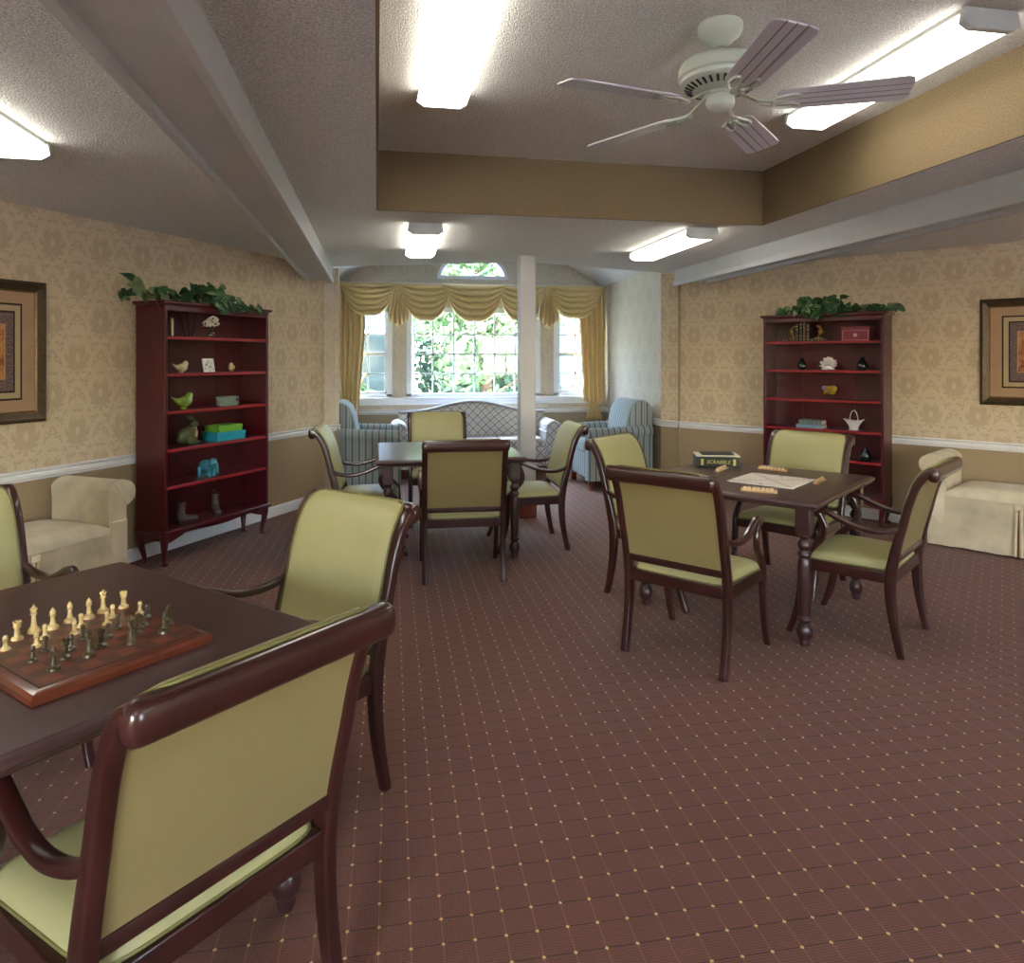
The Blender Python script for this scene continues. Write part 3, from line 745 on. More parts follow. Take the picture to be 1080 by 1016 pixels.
for k in range(5):
    a = camang(-15.5 + 72*k); zb = -.325
    Rb = Matrix.Rotation(a, 3, 'Z')
    bl = MB()
    x0, x1, w0, w1 = .215, .70, .068, .080
    ol = [(x0, -w0+.02), (x0+.015, -w0+.004), (x0+.03, -w0)] + [(x1-.03, -w1), (x1-.008, -w1+.008), (x1, -w1+.03)] + [(x1, w1-.03), (x1-.008, w1-.008), (x1-.03, w1)] + [(x0+.03, w0), (x0+.015, w0-.004), (x0, w0-.02)]
    bl.prism(ol, .007, 'Z', -.0035)
    o = bl.build('blade', 'fan_blade', fan, bevel=.002, smooth=False); o.location = (0, 0, zb)
    o.rotation_euler = (Matrix.Rotation(a, 3, 'Z') @ Matrix.Rotation(radians(-12), 3, 'X')).to_euler()
    ir = MB()
    ir.sweep(spline([(.06, 0, .05), (.10, 0, .03), (.15, 0, .004), (.2, 0, -.004), (.235, 0, -.006)], 5), (.012, .006), side=(0, 1, 0), n=8)
    for s in (-1, 1):
        ir.sweep(spline([(.15, 0, 0), (.19, s*.03, -.006), (.24, s*.05, -.007), (.29, s*.048, -.007), (.30, s*.03, -.007), (.26, s*.014, -.008), (.20, s*.006, -.008)], 5), (.006, .0045), side=(0, 0, 1), n=8)
        ir.sweep(spline([(.14, 0, .0), (.165, s*.02, -.006), (.20, s*.018, -.010), (.19, 0, -.012), (.15, -s*.004, -.008)], 5), (.0045, .0045), n=8)
    oi = ir.build('blade_bracket', 'fan_cream', fan); oi.location = (0, 0, zb-.002)
    oi.rotation_euler = (Matrix.Rotation(a, 3, 'Z') @ Matrix.Rotation(radians(-6), 3, 'X')).to_euler()

# ---------------------------------------------------------------- armchair
def make_chair():
    t = thing('armchair', 'x', 'chair')
    # side profile of rear leg and stile (y, z), origin under the rear feet, forward = +y
    pr = [(0, 0), (.022, .10), (.042, .22), (.050, .33), (.046, .42), (.024, .54), (-.010, .67), (-.038, .78), (-.070, .87), (-.112, .93), (-.150, .952)]
    prs = spline([(0, y, z) for y, z in pr], 5)
    n = len(prs)
    for s in (-1, 1):
        path = []; sz = []
        for i, p in enumerate(prs):
            f = p.z/.95
            path.append((s*(.262 + .004*f), p.y, p.z))
            th = lerp(.017, .027, min(1, p.z/.36)) if p.z < .42 else lerp(.027, .019, min(1, (p.z-.42)/.3))
            sz.append((.019, th))
        mb = MB(); mb.sweep(path, sz, side=(1, 0, 0), n=16, power=4.5)
        mb.build('leg', 'mahogany', t, ang=60)
    # crest rail
    mb = MB(); path = []; sz = []
    for k in range(33):
        x = sin(-pi/2+pi*k/32); e = sqrt(max(0, 1-abs(x)**40)); path.append((x*.287, -.142 - .0*x*x, .932)); sz.append((.024*max(e, .35)+.004, .034*max(e, .35)+.004))
    mb.sweep(path, sz, side=(0, 1, 0), n=20, power=2.6)
    mb.build('crest_rail', 'mahogany', t, ang=70)
    # profile lookup above the seat
    def P(z):
        for i in range(n-1):
            if prs[i].z <= z <= prs[i+1].z:
                k = (z-prs[i].z)/max(1e-6, prs[i+1].z-prs[i].z); return prs[i].lerp(prs[i+1], k)
        return prs[-1]
    # arc-length sampled centreline from z=.49 to the end
    cl = [P(.49)] + [p for p in prs if p.z > .50]
    d = [0]
    for i in range(1, len(cl)): d.append(d[-1]+(cl[i]-cl[i-1]).length)
    T = d[-1]
    def C(q):
        q *= T
        for i in range(1, len(cl)):
            if d[i] >= q-1e-9:
                k = (q-d[i-1])/(d[i]-d[i-1]); p = cl[i-1].lerp(cl[i], k); tg = (cl[i]-cl[i-1]).normalized(); break
        tg = (cl[min(i+1, len(cl)-1)]-cl[max(i-2, 0)]).normalized()
        return p, Vector((0, tg.z, -tg.y))      # normal, forward/up
    def hw(q, w):     # half width with rounded corners
        r = .085; L = T
        dq = min(q*L, 1e9); dt = (1-q)*L
        e = 0
        if dt < r*.9: e = r - sqrt(max(0, r*r-(r-dt)**2))
        if dq < .03: e = max(e, .03 - sqrt(max(0, .03**2-(.03-dq)**2)))
        return w-e*.55
    def front(u, v):
        p, nn = C(v); x = (2*u-1)*hw(v, .249)
        edge = min(1, min(1-abs(2*u-1), v, 1-v)*14); puff = .010*sqrt(max(0, 1-(1-edge)**2)) + .010*(1-(2*u-1)**2)*sin(pi*min(1, v*1.0))
        return Vector((x, 0, 0)) + p + nn*(.020+puff)
    def rear(u, v):
        p, nn = C(v); return Vector(((2*u-1)*.246, 0, 0)) + p - nn*(.010)
    mb = MB(); mb.grid(front, 22, 26)
    def frim(u, v): # skirt back to the frame
        m = 60; i = u
        return None
    # close the rim by a second grid offset inward
    def front_in(u, v):
        p, nn = C(v); return Vector(((2*u-1)*hw(v, .249), 0, 0)) + p + nn*.010
    mb.grid(front_in, 22, 26)
    w = 23; A = 0; Bq = 23*27
    loop = [i for i in range(w)] + [j*w+22 for j in range(1, 27)] + [26*w+i for i in range(21, -1, -1)] + [j*w for j in range(25, 0, -1)]
    for i in range(len(loop)):
        a, b = loop[i], loop[(i+1) % len(loop)]; mb.f.append((a, b, Bq+b, Bq+a))
    mb.build('back_cushion', 'vinyl', t, ang=60)
    # welt around the front panel
    rim = []
    for q in [k/60 for k in range(0, 61)]:
        p, nn = C(q); rim.append(Vector((hw(q, .249), 0, 0))+p+nn*.022)
    rim2 = [Vector((-p.x, p.y, p.z)) for p in rim[::-1]]
    mb = MB(); top = [Vector((lerp(rim[-1].x, -rim[-1].x, k/8), rim[-1].y, rim[-1].z)) for k in range(1, 8)]
    bot = [Vector((lerp(-rim[0].x, rim[0].x, k/8), rim[0].y, rim[0].z)) for k in range(1, 8)]
    mb.sweep(rim+top+rim2+bot, (.0042, .0042), n=8, closed=True); mb.build('welt', 'piping', t)
    # rear panel
    mb = MB(); mb.grid(rear, 10, 26); mb.grid(lambda u, v: rear(u, v)+Vector((0, .016, .002)), 10, 26); mb.build('back_panel', 'vinyl_back', t)
    # lower back rail
    p = P(.485); mb = MB(); mb.sweep([(-.25, p.y-.004, .484), (.25, p.y-.004, .484)], (.015, .019), side=(0, 1, 0), n=12, power=3.5); mb.build('lower_rail', 'mahogany', t)
    # seat rails
    yr, yf, xr, xf = .046, .475, .246, .268
    mb = MB(); z0, z1 = .362, .418
    def bar(a, b, w):
        a = Vector(a); b = Vector(b); dd = (b-a).normalized(); nn = Vector((-dd.y, dd.x))*w/2
        Q = [a-nn, b-nn, b+nn, a+nn]
        mb.add([(q.x, q.y, z0) for q in Q]+[(q.x, q.y, z1) for q in Q], [(3,2,1,0),(4,5,6,7),(0,1,5,4),(1,2,6,5),(2,3,7,6),(3,0,4,7)])
    bar((-xr, yr), (xr, yr), .03); bar((-xf, yf), (xf, yf), .03); bar((-xr-.012, yr), (-xf-.0, yf), .03); bar((xr+.012, yr), (xf, yf), .03)
    mb.build('seat_frame', 'mahogany', t, bevel=.004)
    # seat cushion
    def seat(u, v):
        x, y = 2*u-1, 2*v-1
        wx = lerp(xr-.006, xf+.010, v); yy = lerp(yr-.004, yf+.008, v)
        r = max(abs(x), abs(y))
        # superellipse corner
        k = (abs(x)**8+abs(y)**8)**(1/8) if r > 0 else 1
        sc = r/k if k > 0 else 1
        X = x*wx*lerp(1, sc, .8); Y = (y*lerp(1, sc, .8)+1)/2; Y = lerp(yr-.004, yf+.008, Y)
        e = max(0, 1-r**5); zt = .436 + .030*sqrt(e) + .014*(1-x*x)*(1-y*y)
        return Vector((X, Y, zt))
    mb = MB(); mb.grid(seat, 20, 20)
    mb.grid(lambda u, v: Vector((seat(u, v).x, seat(u, v).y, .414)), 20, 20)
    w = 21; Bq = w*w
    loop = [i for i in range(w)] + [j*w+20 for j in range(1, w)] + [20*w+i for i in range(19, -1, -1)] + [j*w for j in range(19, 0, -1)]
    for i in range(len(loop)):
        a, b = loop[i], loop[(i+1) % len(loop)]; mb.f.append((a, b, Bq+b, Bq+a))
    mb.build('seat', 'vinyl', t, ang=70)
    ring = [Vector((mb.v[i][0]*1.004, mb.v[i][1], .4225)) for i in loop]
    mb2 = MB(); mb2.sweep(ring, (.0042, .0042), n=6, closed=True); mb2.build('seat_welt', 'piping', t)
    # front legs with arm posts, arms
    for s in (-1, 1):
        x = s*.272
        lg = spline([(x, .555, 0), (x, .520, .09), (x, .494, .2), (x, .482, .30), (x, .474, .39), (x*1.01, .462, .44), (x*1.02, .420, .49), (x*1.03, .376, .54), (x*1.04, .362, .59), (x*1.04, .376, .64), (x*1.04, .392, .672)], 5)
        sz = []
        for p in lg:
            if p.z < .42: sz.append((.0165, lerp(.0165, .026, min(1, p.z/.38))))
            else: sz.append((lerp(.0165, .014, min(1, (p.z-.42)/.1)), lerp(.026, .017, min(1, (p.z-.42)/.08))))
        mb = MB(); mb.sweep(lg, sz, side=(1, 0, 0), n=14, power=4.0); mb.build('leg', 'mahogany', t, ang=60)
        ar = spline([(s*.266, -.004, .655), (s*.276, .05, .632), (s*.286, .12, .622), (s*.288, .20, .630), (s*.286, .28, .655), (s*.284, .345, .683), (s*.283, .385, .690), (s*.283, .408, .678), (s*.283, .412, .655)], 5)
        sz = [(.0135+.006*sin(pi*min(1, i/len(ar)*1.1)), .0145) for i in range(len(ar))]
        mb = MB(); mb.sweep(ar, sz, side=(1, 0, 0), n=14, power=3.0); mb.ball((s*.283, .392, .668), (.017, .022, .022), 12, 8); mb.build('arm', 'mahogany', t, ang=60)
    return t
proto = make_chair()
def chair_at(first, cx, d, face, label, group):
    x, y = W(cx, d); rz = camang(face)-pi/2
    if first: proto.location = (x, y, 0); proto.rotation_euler = (0, 0, rz); proto['label'] = label; proto['group'] = group; return proto
    return copy_tree(proto, (x, y, 0), rz, label, group)
g1, g2, g3 = 'armchairs around the chess table', 'armchairs around the middle table', 'armchairs around the board game table'
chair_at(True, -.548, 1.385, 144.6, 'large foreground mahogany armchair with its green back turned to the viewer at the chess table', g1)
chair_at(False, -.660, 2.586, 236, 'green vinyl armchair at the far right side of the chess table, facing the viewer', g1)
chair_at(False, -2.16, 2.653, -34, 'green armchair cut off by the left edge of the photo beside the chess table', g1)
chair_at(False, -.317, 4.665, 98.4, 'green armchair with its back to the viewer at the near side of the middle table', g2)
chair_at(False, .390, 5.73, 190, 'armchair at the right side of the middle table, in front of the column', g2)
chair_at(False, -1.39, 5.50, 8, 'armchair at the left side of the middle table, pushed near the wall corner', g2)
chair_at(False, -.72, 6.76, -80, 'armchair at the far side of the middle table, in front of the sofa', g2)
chair_at(False, .780, 3.415, 50.5, 'armchair with its back to the viewer at the board game table', g3)
chair_at(False, 2.12, 3.678, 137.4, 'armchair at the right side of the board game table, seen from the side', g3)
chair_at(False, .779, 4.681, -40, 'armchair at the far left side of the board game table, beside the striped chair', g3)
chair_at(False, 2.05, 4.905, 225.4, 'armchair at the far side of the board game table, in front of the bookcase', g3)

# ---------------------------------------------------------------- tables
def make_table():
    t = thing('game_table', 'x', 'table'); s = .56; zt = .765
    mb = MB()
    prof = [(0, zt), (s-.022, zt), (s-.018, zt-.004), (s-.008, zt-.006), (s-.002, zt-.012), (s, zt-.020), (s-.004, zt-.028), (s-.012, zt-.032), (s-.014, zt-.040), (0, zt-.040)]
    vs = []; fs = []
    for r, z in prof[1:-1]:
        for x, y in ((-1,-1),(1,-1),(1,1),(-1,1)): vs.append((x*r, y*r, z))
    m = len(prof)-2
    for i in range(m-1):
        for k in range(4): fs.append((i*4+k, i*4+(k+1) % 4, (i+1)*4+(k+1) % 4, (i+1)*4+k))
    fs += [(0, 1, 2, 3), tuple(range((m-1)*4, m*4))[::-1]]
    mb.add(vs, fs); mb.build('table_top', 'table_top', t, bevel=.0015)
    mb = MB(); q = s-.11
    for a in range(4):
        R = Matrix.Rotation(a*pi/2, 3, 'Z'); mb.box(R @ Vector((0, q, zt-.051)), (2*q, .022, .022), R=R)
    mb.build('apron', 'table_wood', t)
    for x in (-1, 1):
        for y in (-1, 1):
            c = (x*(s-.09), y*(s-.09), 0); mb = MB()
            mb.box((c[0], c[1], .655), (.074, .074, .14))
            mb.lathe([(.030, .585), (.034, .578), (.028, .568), (.022, .556), (.030, .546), (.036, .532), (.036, .522), (.029, .508), (.024, .50), (.033, .488), (.035, .478), (.030, .468), (.026, .460), (.031, .45), (.035, .42), (.034, .30), (.029, .17), (.027, .155), (.034, .148), (.036, .140), (.028, .130), (.024, .12), (.032, .108), (.040, .090), (.042, .072), (.036, .050), (.026, .034), (.028, .026), (.026, .010), (.022, .0)], 24, c=c)
            mb.build('leg', 'table_wood', t, bevel=.003, ang=35)
    return t
tb = make_table()
e = radians(-34); cx, d = -1.421 + .56*(cos(e)+sin(e)), 2.555 + .56*(sin(e)-cos(e))
x, y = W(cx, d); tb.location = (x, y, 0); tb.rotation_euler = (0, 0, camang(-34)); tb['label'] = 'square dark table in the foreground holding a chess set'; tb['group'] = 'square game tables'
T1 = Vector((x, y, 0))
x, y = W(-.53, 5.648); copy_tree(tb, (x, y, 0), camang(10.75), 'square dark table with an empty top, in the middle of the room', 'square game tables')
x, y = W(1.48, 4.31); copy_tree(tb, (x, y, 0), camang(49), 'square dark table holding a word board game and tile racks', 'square game tables')
ZT = .765

# ---------------------------------------------------------------- chess set
bx, by = W(-1.065, 1.756); ba = camang(-34)
bd = thing('chess_board', 'reddish wooden chess board with a moulded edge on the foreground table', 'chess board', (bx, by, ZT), ba)
mb = MB(); s = .2085
vs = []; prof = [(s, 0), (s, .014), (s-.006, .022), (s-.022, .026), (s-.026, .026)]
for r, z in prof:
    for a, b in ((-1,-1),(1,-1),(1,1),(-1,1)): vs.append((a*r, b*r, z))
fs = []
for i in range(len(prof)-1):
    for k in range(4): fs.append((i*4+k, i*4+(k+1) % 4, (i+1)*4+(k+1) % 4, (i+1)*4+k))
fs += [(3,2,1,0), tuple(range(16, 20))]
mb.add(vs, fs); mb.build('board_frame', 'board_wood', bd, bevel=.001, ang=25)
mb = MB(); mb.box((0, 0, .0262), (.364, .364, .0016)); mb.build('playing_surface', 'board_squares', bd, smooth=False)
mb = MB()
for a in range(4):
    R = Matrix.Rotation(a*pi/2, 3, 'Z'); mb.box(R @ Vector((0, .1835, .0266)), (.368, .002, .0012), R=R)
mb.build('inlay_line', 'ink', bd, smooth=False)
PZ = ZT+.027
def base_prof(r, h): return [(r, 0), (r, h*.05), (r*.92, h*.09), (r*.95, h*.12), (r*.75, h*.17), (r*.5, h*.23)]
def piece(kind, mat):
    H_ = {'pawn': .036, 'rook': .044, 'bishop': .056, 'queen': .064, 'king': .072, 'knight': .052}[kind]
    r = {'pawn': .0115, 'rook': .0135}.get(kind, .0145)
    mb = MB(); p = base_prof(r, H_)
    if kind == 'pawn': p += [(r*.38, H_*.45), (r*.36, H_*.6), (r*.62, H_*.65), (r*.4, H_*.7), (r*.5, H_*.78), (r*.52, H_*.86), (r*.35, H_*.96), (0, H_)]
    elif kind == 'rook': p += [(r*.45, H_*.45), (r*.44, H_*.65), (r*.7, H_*.72), (r*.6, H_*.76), (r*.66, H_*.9), (r*.7, H_), (r*.48, H_), (r*.46, H_*.93), (0, H_*.93)]
    elif kind == 'bishop': p += [(r*.36, H_*.45), (r*.33, H_*.6), (r*.62, H_*.64), (r*.36, H_*.68), (r*.46, H_*.76), (r*.44, H_*.84), (r*.2, H_*.93), (r*.14, H_*.95), (r*.2, H_*.975), (0, H_)]
    elif kind == 'knight': p += [(r*.5, H_*.3), (r*.55, H_*.36), (0, H_*.37)]
    else: p += [(r*.38, H_*.42), (r*.34, H_*.62), (r*.64, H_*.66), (r*.36, H_*.69), (r*.4, H_*.74), (r*.58, H_*.86), (r*.46, H_*.87), (r*.3, H_*.92), (0, H_*.93)]
    mb.lathe(p, 16)
    if kind == 'king': mb.box((0, 0, H_*.965), (.002, .002, H_*.08)); mb.box((0, 0, H_*.97), (.007, .002, .002))
    if kind == 'queen':
        mb.ball((0, 0, H_*.95), .0028, 8, 6)
        for k in range(8): mb.ball((r*.52*cos(k*pi/4), r*.52*sin(k*pi/4), H_*.875), .0016, 6, 4)
    if kind == 'rook':
        for k in range(6): mb.box((r*.6*cos(k*pi/3), r*.6*sin(k*pi/3), H_*1.0), (.003, .003, .004), k*pi/3)
    if kind == 'knight':
        mb.sweep(spline([(0, .002, H_*.34), (0, .004, H_*.55), (0, .001, H_*.78), (0, -.004, H_*.92), (0, -.010, H_*.82), (0, -.0135, H_*.74)], 4), [(.0045, .0065)]*13 + [(.0038, .005)]*8, side=(1, 0, 0), n=10)
        mb.box((0, .001, H_*.96), (.006, .003, .006))
    return mb.build('chess_piece', mat, ang=35)
protos = {}
def place_piece(kind, side, u, v, lab):
    col = 'chess_cream' if side == 'w' else 'chess_dark'
    p = at(u/4.5, 600+v/4.5, PZ); k = (kind, side)
    L = Matrix.Rotation(-ba, 3, 'Z') @ (Vector((p.x, p.y, 0))-Vector((bx, by, 0)))
    L.x = max(-.168, min(.168, L.x)); L.y = max(-.168, min(.168, L.y)); q = Matrix.Rotation(ba, 3, 'Z') @ L + Vector((bx, by, 0))
    if k not in protos: protos[k] = o = piece(kind, col)
    else: o = protos[k].copy(); COL.objects.link(o)
    o.location = (q.x, q.y, PZ); o.rotation_euler = (0, 0, ba + (0 if side == 'w' else pi)); o.name = 'chess_' + kind
    tag(o, lab, 'chess piece', 'cream chess pieces' if side == 'w' else 'dark chess pieces')
WP = [('pawn', 25, 385, 'cream chess pawn at the left edge of the photo, left of the cream rook'), ('rook', 82, 335, 'cream chess rook between the cream king and the leftmost pawn'), ('king', 135, 290, 'tallest cream chess piece, topped with a cross'),
 ('pawn', 172, 370, 'cream chess pawn in front of the leftmost cream rook'), ('pawn', 213, 330, 'cream chess pawn just behind a dark pawn, in front of the cream king'), ('bishop', 250, 285, 'cream chess bishop right of the cream king'),
 ('bishop', 302, 240, 'cream chess bishop in the middle of the far cream row'), ('pawn', 353, 310, 'cream chess pawn, nearer one of the middle pawn pair'), ('pawn', 385, 275, 'cream chess pawn, farther one of the middle pawn pair'),
 ('bishop', 422, 235, 'cream chess bishop in front of the cream queen'), ('queen', 462, 196, 'cream chess queen with a round crown near the far corner'), ('pawn', 508, 265, 'cream chess pawn behind a dark pawn, right of the cream bishop'),
 ('pawn', 534, 230, 'cream chess pawn right of the cream queen'), ('rook', 587, 184, 'cream chess rook standing alone at the far corner of the board'), ('pawn', 670, 212, 'cream chess pawn touching the dark pawns at the right')]
BP = [('pawn', 155, 438, 'dark chess pawn nearest the left corner of the board'), ('pawn', 215, 388, 'dark chess pawn in front of two cream pawns at left'), ('bishop', 255, 480, 'dark chess bishop nearest the viewer'),
 ('rook', 308, 425, 'dark chess rook between the nearest bishop and the dark queen'), ('pawn', 337, 380, 'dark chess pawn behind the left dark rook'), ('pawn', 393, 330, 'dark chess pawn behind the dark queen'),
 ('queen', 425, 415, 'dark chess queen with a round crown in the near row'), ('rook', 480, 370, 'dark chess rook right of the dark queen'), ('pawn', 513, 325, 'dark chess pawn between the dark king and queen'),
 ('pawn', 558, 280, 'dark chess pawn alone near the middle of the board'), ('king', 622, 355, 'tallest dark chess piece, topped with a cross'), ('knight', 650, 312, 'dark chess knight right behind the dark king'),
 ('pawn', 685, 270, 'dark chess pawn right of the dark knight'), ('pawn', 697, 230, 'dark chess pawn beside the rightmost cream pawn'), ('bishop', 780, 302, 'dark chess bishop at the right end of the board'), ('knight', 803, 264, 'dark chess knight at the far right end behind a bishop')]
for k, u, v, l in WP: place_piece(k, 'w', u, v, l)
for k, u, v, l in BP: place_piece(k, 'b', u, v, l)

# ---------------------------------------------------------------- word game
def text_mesh(txt, size, ext=.001):
    cu = bpy.data.curves.new('t', 'FONT'); cu.body = txt; cu.size = size; cu.extrude = ext; cu.align_x = 'CENTER'; cu.align_y = 'CENTER'; cu.shear = .25
    o = bpy.data.objects.new('t', cu); COL.objects.link(o); bpy.context.view_layer.update()
    me = bpy.data.meshes.new_from_object(o.evaluated_get(bpy.context.evaluated_depsgraph_get())); bpy.data.objects.remove(o); return me
gx, gy = W(1.555, 4.19); ga = camang(49)
gb = MB(); gb.box((0, 0, .003), (.385, .385, .006)); g = gb.build('game_board', 'game_board', bevel=.001, smooth=False, loc=(gx, gy, ZT), rot=(0, 0, ga)); tag(g, 'pale square word game board lying on the right table', 'game board')
bxc = W(1.40, 4.79); ang_box = camang(-8)
gbx = thing('game_box', 'dark green board game box with gold lettering on the right table', 'game box', (bxc[0], bxc[1], ZT), ang_box)
mb = MB(); mb.box((0, 0, .036), (.292, .19, .072)); mb.build('box_body', 'box_green', gbx, bevel=.002)
mb = MB(); mb.box((0, 0, .0755), (.286, .184, .007)); mb.build('lid_top', 'page', gbx, bevel=.001)
mb = MB()
for s in (-1, 1): mb.box((s*.105, -.0955, .036), (.017, .001, .042))
mb.build('label_band', 'label_gold', gbx, smooth=False)
me = text_mesh('SCRABBLE', .034, .0006); me.materials.append(M['label_gold']); o = bpy.data.objects.new('lettering', me); COL.objects.link(o); o.parent = gbx; o.location = (0, -.0962, .036); o.rotation_euler = (pi/2, 0, 0)
bk = MB(); bk.box((0, 0, .006), (.21, .12, .009)); bk2 = bk.build('instruction_booklet', 'ink', bevel=.001, loc=(bxc[0], bxc[1], ZT+.0775), rot=(0, 0, ang_box+.05)); tag(bk2, 'thin dark booklet lying on top of the game box', 'booklet')
def rack(a, b, first, lab):
    pa = Vector(W(*a)); pb = Vector(W(*b)); c = (pa+pb)/2; rz = atan2((pb-pa).y, (pb-pa).x)
    if first is None:
        t = thing('tile_rack', lab, 'tile rack', (c.x, c.y, ZT), rz, 'tile racks around the game board')
        mb = MB(); mb.prism([(-.013, 0), (.013, 0), (.013, .004), (.006, .018), (.002, .018), (-.004, .006), (-.009, .006), (-.013, .009)], .19, 'X', -.095); mb.build('rack_body', 'rack_wood', t, smooth=False, bevel=.001)
    else: t = copy_tree(first, (c.x, c.y, ZT), rz, lab)
    for k in range(7):
        x = -.072 + k*.0235 + random.uniform(-.002, .002)
        p = Vector((c.x, c.y, 0)) + Matrix.Rotation(rz, 3, 'Z') @ Vector((x, -.0005, 0))
        if not tiles:
            m2 = MB(); m2.box((0, 0, 0), (.019, .004, .019)); o = m2.build('letter_tile', 'tile_wood', bevel=.0008)
        else: o = tiles[0].copy(); COL.objects.link(o)
        tiles.append(o); o.location = (p.x, p.y, ZT+.0165)
        o.rotation_euler = (Matrix.Rotation(rz, 3, 'Z') @ Matrix.Rotation(radians(-20), 3, 'X')).to_euler()
        tag(o, 'small letter tile on the ' + lab.replace('wooden tile ', ''), 'letter tile', 'tiles on the ' + lab)
    return t
tiles = []
r0 = rack((1.274, 3.88), (1.44, 3.80), None, 'wooden tile rack nearest the viewer on the game table')
rack((1.636, 4.65), (1.777, 4.51), r0, 'wooden tile rack at the far side of the game board')
rack((1.307, 4.50), (1.447, 4.69), r0, 'wooden tile rack in front of the green game box')
rack((1.75, 4.05), (1.90, 4.24), r0, 'wooden tile rack at the right end of the game board')

# ---------------------------------------------------------------- bookcases
BW, BD, BH = 1.075, .282, 1.92
SH = [.256, .57, .84, 1.115, 1.39, 1.66]
def make_bookcase():
    "local x = left to right seen from the front, front face at y=0, back at y=+BD"
    t = thing('bookcase', 'x', 'bookcase'); w = BW/2
    for s in (-1, 1):
        mb = MB(); mb.box((s*(w-.0125), BD/2, (.18+1.895)/2), (.025, BD, 1.895-.18)); mb.build('side_panel', 'cherry', t, bevel=.003)
    mb = MB(); mb.box((0, BD-.006, 1.03), (BW-.05, .012, 1.72)); mb.box((-.25, BD-.014, 1.03), (.012, .006, 1.62)); mb.box((.22, BD-.014, 1.03), (.012, .006, 1.62)); mb.build('back_panel', 'cherry', t)
    mb = MB(); mb.box((0, BD/2-.008, 1.905), (BW+.05, BD+.03, .022)); mb.box((0, BD/2-.002, 1.889), (BW+.02, BD+.012, .012)); mb.build('top', 'cherry', t, bevel=.007, seg=3)
    mb = MB(); mb.box((0, .014, 1.865), (BW-.05, .02, .04)); mb.build('cornice', 'cherry', t, bevel=.002)
    for i, z in enumerate(SH):
        if i == 0:
            mb = MB(); mb.box((0, BD/2-.008, z-.011), (BW+.02, BD+.02, .022)); mb.build('bottom_shelf', 'cherry', t, bevel=.005)
        else:
            mb = MB(); mb.box((0, BD/2, z-.011), (BW-.052, BD-.025, .022)); sh = mb.build('shelf', 'cherry', t, bevel=.002)
            mb = MB(); mb.box((0, .009, z-.011), (BW-.052, .008, .023)); mb.build('shelf_edge', 'cherry_edge', sh, bevel=.002)
    # scalloped apron
    top = .236; pts = [(-w+.03, top), (w-.03, top)]
    n = 24
    for k in range(n+1):
        x = lerp(w-.03, -w+.03, k/n); q = abs(x)/(w-.03)
        pts.append((x, .205 - .045*max(0, (q-.72)/.28)**.7 if q > .72 else .205-.008*cos(x*9)))
    mb = MB(); mb.prism(pts, .018, 'Y', .008); mb.build('apron', 'cherry', t)
    for s in (-1, 1):
        mb = MB(); mb.box((s*(w-.02), BD/2, .21), (.018, BD-.04, .06)); mb.build('side_apron', 'cherry', t)
    for x in (-1, 1):
        for yy, sy in ((.03, -1), (BD-.03, 1)):
            path = spline([(x*(w-.025), yy, .238), (x*(w-.018), yy+sy*.006, .20), (x*(w-.022), yy+sy*.002, .13), (x*(w-.034), yy-sy*.010, .06), (x*(w-.036), yy-sy*.010, .025), (x*(w-.024), yy+sy*.004, .0)], 4)
            sz = []
            for p in path: sz.append((lerp(.013, .027, min(1, max(0, (p.z-.03)/.17))) if p.z > .03 else lerp(.024, .013, p.z/.03),)*2)
            mb = MB(); mb.sweep(path, sz, side=(1, 0, 0), n=14, power=2.6); mb.build('leg', 'cherry', t)
    return t
class Case:
    def __init__(s, fl, fr):
        fl = Vector(fl); fr = Vector(fr); s.c = (fl+fr)/2; d = fr-fl; s.a = atan2(d.y, d.x); s.R = Matrix.Rotation(s.a, 2)
        s.x = Vector((cos(s.a), sin(s.a))); s.y = Vector((-sin(s.a), cos(s.a)))
    def u2x(s, u, dy):
        "local x at depth dy behind the front, in direction u"
        r = ray(u); o = s.c + s.y*dy        # o + x*s.x = k*r
        return (o.y*r.x - o.x*r.y)/(s.x.x*r.y - s.x.y*r.x)
    def pt(s, u, dy, z):
        x = s.u2x(u, dy); p = s.c + s.x*x + s.y*dy; return Vector((p.x, p.y, z))
A_ = Case((-1.592, 5.362), (-1.049, 6.255))
frr = Vector((4.275, 5.544)); frr = frr + Vector((-.781, -.624))*.03
B_ = Case(frr - Vector((.624, -.781))*1.03, frr + Vector((.624, -.781))*.01)
bc = make_bookcase(); bc.location = (A_.c.x, A_.c.y, 0); bc.rotation_euler = (0, 0, A_.a); bc['label'] = 'tall cherry bookcase on the left wall with birds and boots'; bc['group'] = 'cherry bookcases'
copy_tree(bc, (B_.c.x, B_.c.y, 0), B_.a, 'tall cherry bookcase on the right wall with dark vases and a white basket', 'cherry bookcases')

def place(obj, K, u, dy, z, rz=0):
    p = K.pt(u, dy, z); obj.location = p; obj.rotation_euler = (0, 0, K.a+rz); return obj
